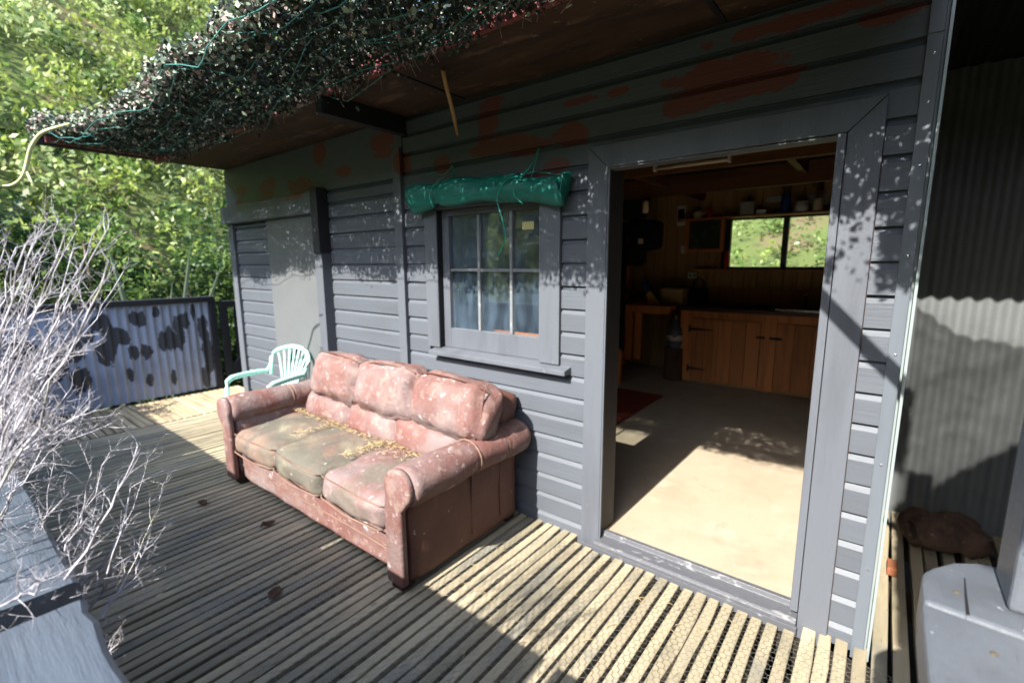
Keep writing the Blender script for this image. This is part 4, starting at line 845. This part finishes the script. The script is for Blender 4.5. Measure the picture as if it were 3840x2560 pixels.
# ---------------------------------------------------------------- shrubs, flax and hillside scrub
def blob_pts(n, c, rad, clumps, seed, cr=.34):
    r_ = np.random.default_rng(seed); d = r_.normal(size=(clumps, 3)); d /= np.linalg.norm(d, axis=1)[:, None]
    cc = np.array(c)+d*np.array(rad)*(r_.uniform(.35, 1.0, clumps)[:, None]); cc[:, 2] = np.maximum(cc[:, 2], c[2]-rad[2]*.9)
    k = r_.integers(0, clumps, n); q = r_.normal(size=(n, 3)); q /= np.linalg.norm(q, axis=1)[:, None]
    return cc[k]+q*(r_.uniform(.3, 1, n)**.5)[:, None]*cr*r_.uniform(.6, 1.3, clumps)[k][:, None], k
def shrub_obj(name, label, cat, c, rad, n, size, mats, probs, seed, group=None, cr=.34, clumps=60):
    base = (c[0], c[1], -.65); t = thing(name, label, cat, base, group); P_, k = blob_pts(n, c, rad, clumps, seed, cr)
    P_ = P_-np.array(base); V, F = leaves(P_, size, .55)
    kc = np.random.default_rng(seed+1).choice(len(mats), 400, p=probs)[k % 400]; alt = rng.choice(len(mats), len(F), p=probs); mi = np.where(rng.random(len(F)) < .6, kc, alt)
    arrays_obj('foliage', V, F, mats, mi, t); r2 = random.Random(seed)
    for i in range(6):
        a = r2.uniform(0, 6.28); tip = Vector((math.cos(a)*rad[0]*.7, math.sin(a)*rad[1]*.7, c[2]+.65+rad[2]*r2.uniform(0, .6)))
        put('stem', G().tube([(0, 0, 0), (tip.x*.3, tip.y*.3, tip.z*.5), tip], [.05, .035, .012], 6), mat_wood, t, smooth=True)
    return t
grp = 'leafy shrubs growing beyond the corrugated fence'
shrub_obj('leafy_shrub', 'dark glossy leafy shrub directly behind the side gate', 'shrub', (-7.9, .7, .9), (.9, .9, 1.5), 9000, .075, [mat_l2, mat_l1, mat_l5], [.6, .3, .1], 1, grp)
shrub_obj('leafy_shrub', 'dark green shrub behind the middle of the corrugated fence', 'shrub', (-8.0, -.7, .9), (1, .9, 1.6), 9000, .08, [mat_l2, mat_l1, mat_l3], [.5, .35, .15], 2, grp)
shrub_obj('leafy_shrub', 'mid green shrub with yellow highlights behind the fence near the bare twigs', 'shrub', (-8.2, -2.0, 1.0), (1.1, 1, 1.7), 9000, .085, [mat_l1, mat_l3, mat_l2, mat_l6], [.45, .33, .2, .02], 3, grp)
shrub_obj('leafy_shrub', 'tall pale green shrub rising at the left edge beyond the fence', 'shrub', (-8.6, -3.6, 1.8), (1.3, 1.2, 2.4), 11000, .1, [mat_l1, mat_l3, mat_l4], [.4, .35, .25], 4, grp)
shrub_obj('leafy_shrub', 'near bright leaved shrub outside the front fence at the left edge', 'shrub', (-6.1, -2.95, .9), (.75, .4, 1.1), 5200, .1, [mat_l4, mat_l3, mat_l1], [.35, .35, .3], 5, grp)
shrub_obj('leafy_shrub', 'tall dark shrub at the far hut corner behind the side gate', 'shrub', (-8.6, 2.6, 1.2), (1.3, 1.2, 2.0), 10000, .085, [mat_l2, mat_l1, mat_l5], [.45, .35, .2], 6, grp)
# flax blades behind the fence
fx = thing('flax_plant', 'few long pale flax blades standing behind the corrugated fence', 'flax', (-7.0, -.4, -.2))
for k, (dx, dy, h_) in enumerate(((.05, -.25, 2.0), (.0, .35, 1.95), (.1, .55, 1.75), (-.1, -.6, 1.6), (.1, .15, 1.5))):
    pa = [Vector((dx*.2+dx*t, dy*.3+dy*t*1.1, h_*t-(.25*max(0, t-.75) if k == 2 else 0))) for t in (0, .25, .5, .75, .9, 1)]; vs = []
    for i, p in enumerate(pa): wd = (.03, .032, .03, .024, .014, .002)[i]; vs += [p+Vector((.01, -wd, 0)), p+Vector((-.008, 0, 0)), p+Vector((.01, wd, 0))]
    put('blade', G().add(vs, [(i*3+j, i*3+1+j, i*3+4+j, i*3+3+j) for i in range(5) for j in range(2)]), leafmat('flax_leaf', (.16, .2, .13)) if k == 0 else bpy.data.materials['flax_leaf'], fx)
def scrub(name, n, region, size, mats, probs, seed, lift=(.0, .9), cr=.5, ncl=900):
    r_ = np.random.default_rng(seed); (x0, x1), (y0, y1) = region
    cx = r_.uniform(x0, x1, ncl); cy = r_.uniform(y0, y1, ncl); cz = np.array([terrain(a, b) for a, b in zip(cx, cy)])+r_.uniform(*lift, ncl)
    cc = np.column_stack([cx, cy, cz]); k = r_.integers(0, ncl, n); q = r_.normal(size=(n, 3)); q /= np.linalg.norm(q, axis=1)[:, None]
    P_ = cc[k]+q*(r_.uniform(.2, 1, n)**.5)[:, None]*(cr*r_.uniform(.5, 1.4, ncl))[k][:, None]
    V, F = leaves(P_, size, .5); kc = r_.choice(len(mats), ncl, p=probs)[k]; alt = r_.choice(len(mats), n, p=probs)
    o = arrays_obj(name, V, F, mats, np.where(r_.random(n) < .7, kc, alt)); o['kind'] = 'stuff'; return o
scrub('hillside_scrub', 185000, ((-25, -8.6), (-13, 16)), .135, [mat_l3, mat_l4, mat_l1, mat_l5, mat_l2], [.33, .2, .22, .15, .1], 11, (.1, 1.1), .52, 2000)
scrub('bank_scrub', 34000, ((-9, 8), (8.2, 17)), .12, [mat_l1, mat_l5, mat_l4, mat_l3], [.36, .3, .22, .12], 12, (.0, .5), .5, 420)
scrub('roadside_scrub', 24000, ((-26, 20), (-24, -13)), .32, [mat_l2, mat_l1, mat_l5], [.5, .35, .15], 13, (.2, 3.0), 1.1, 260)
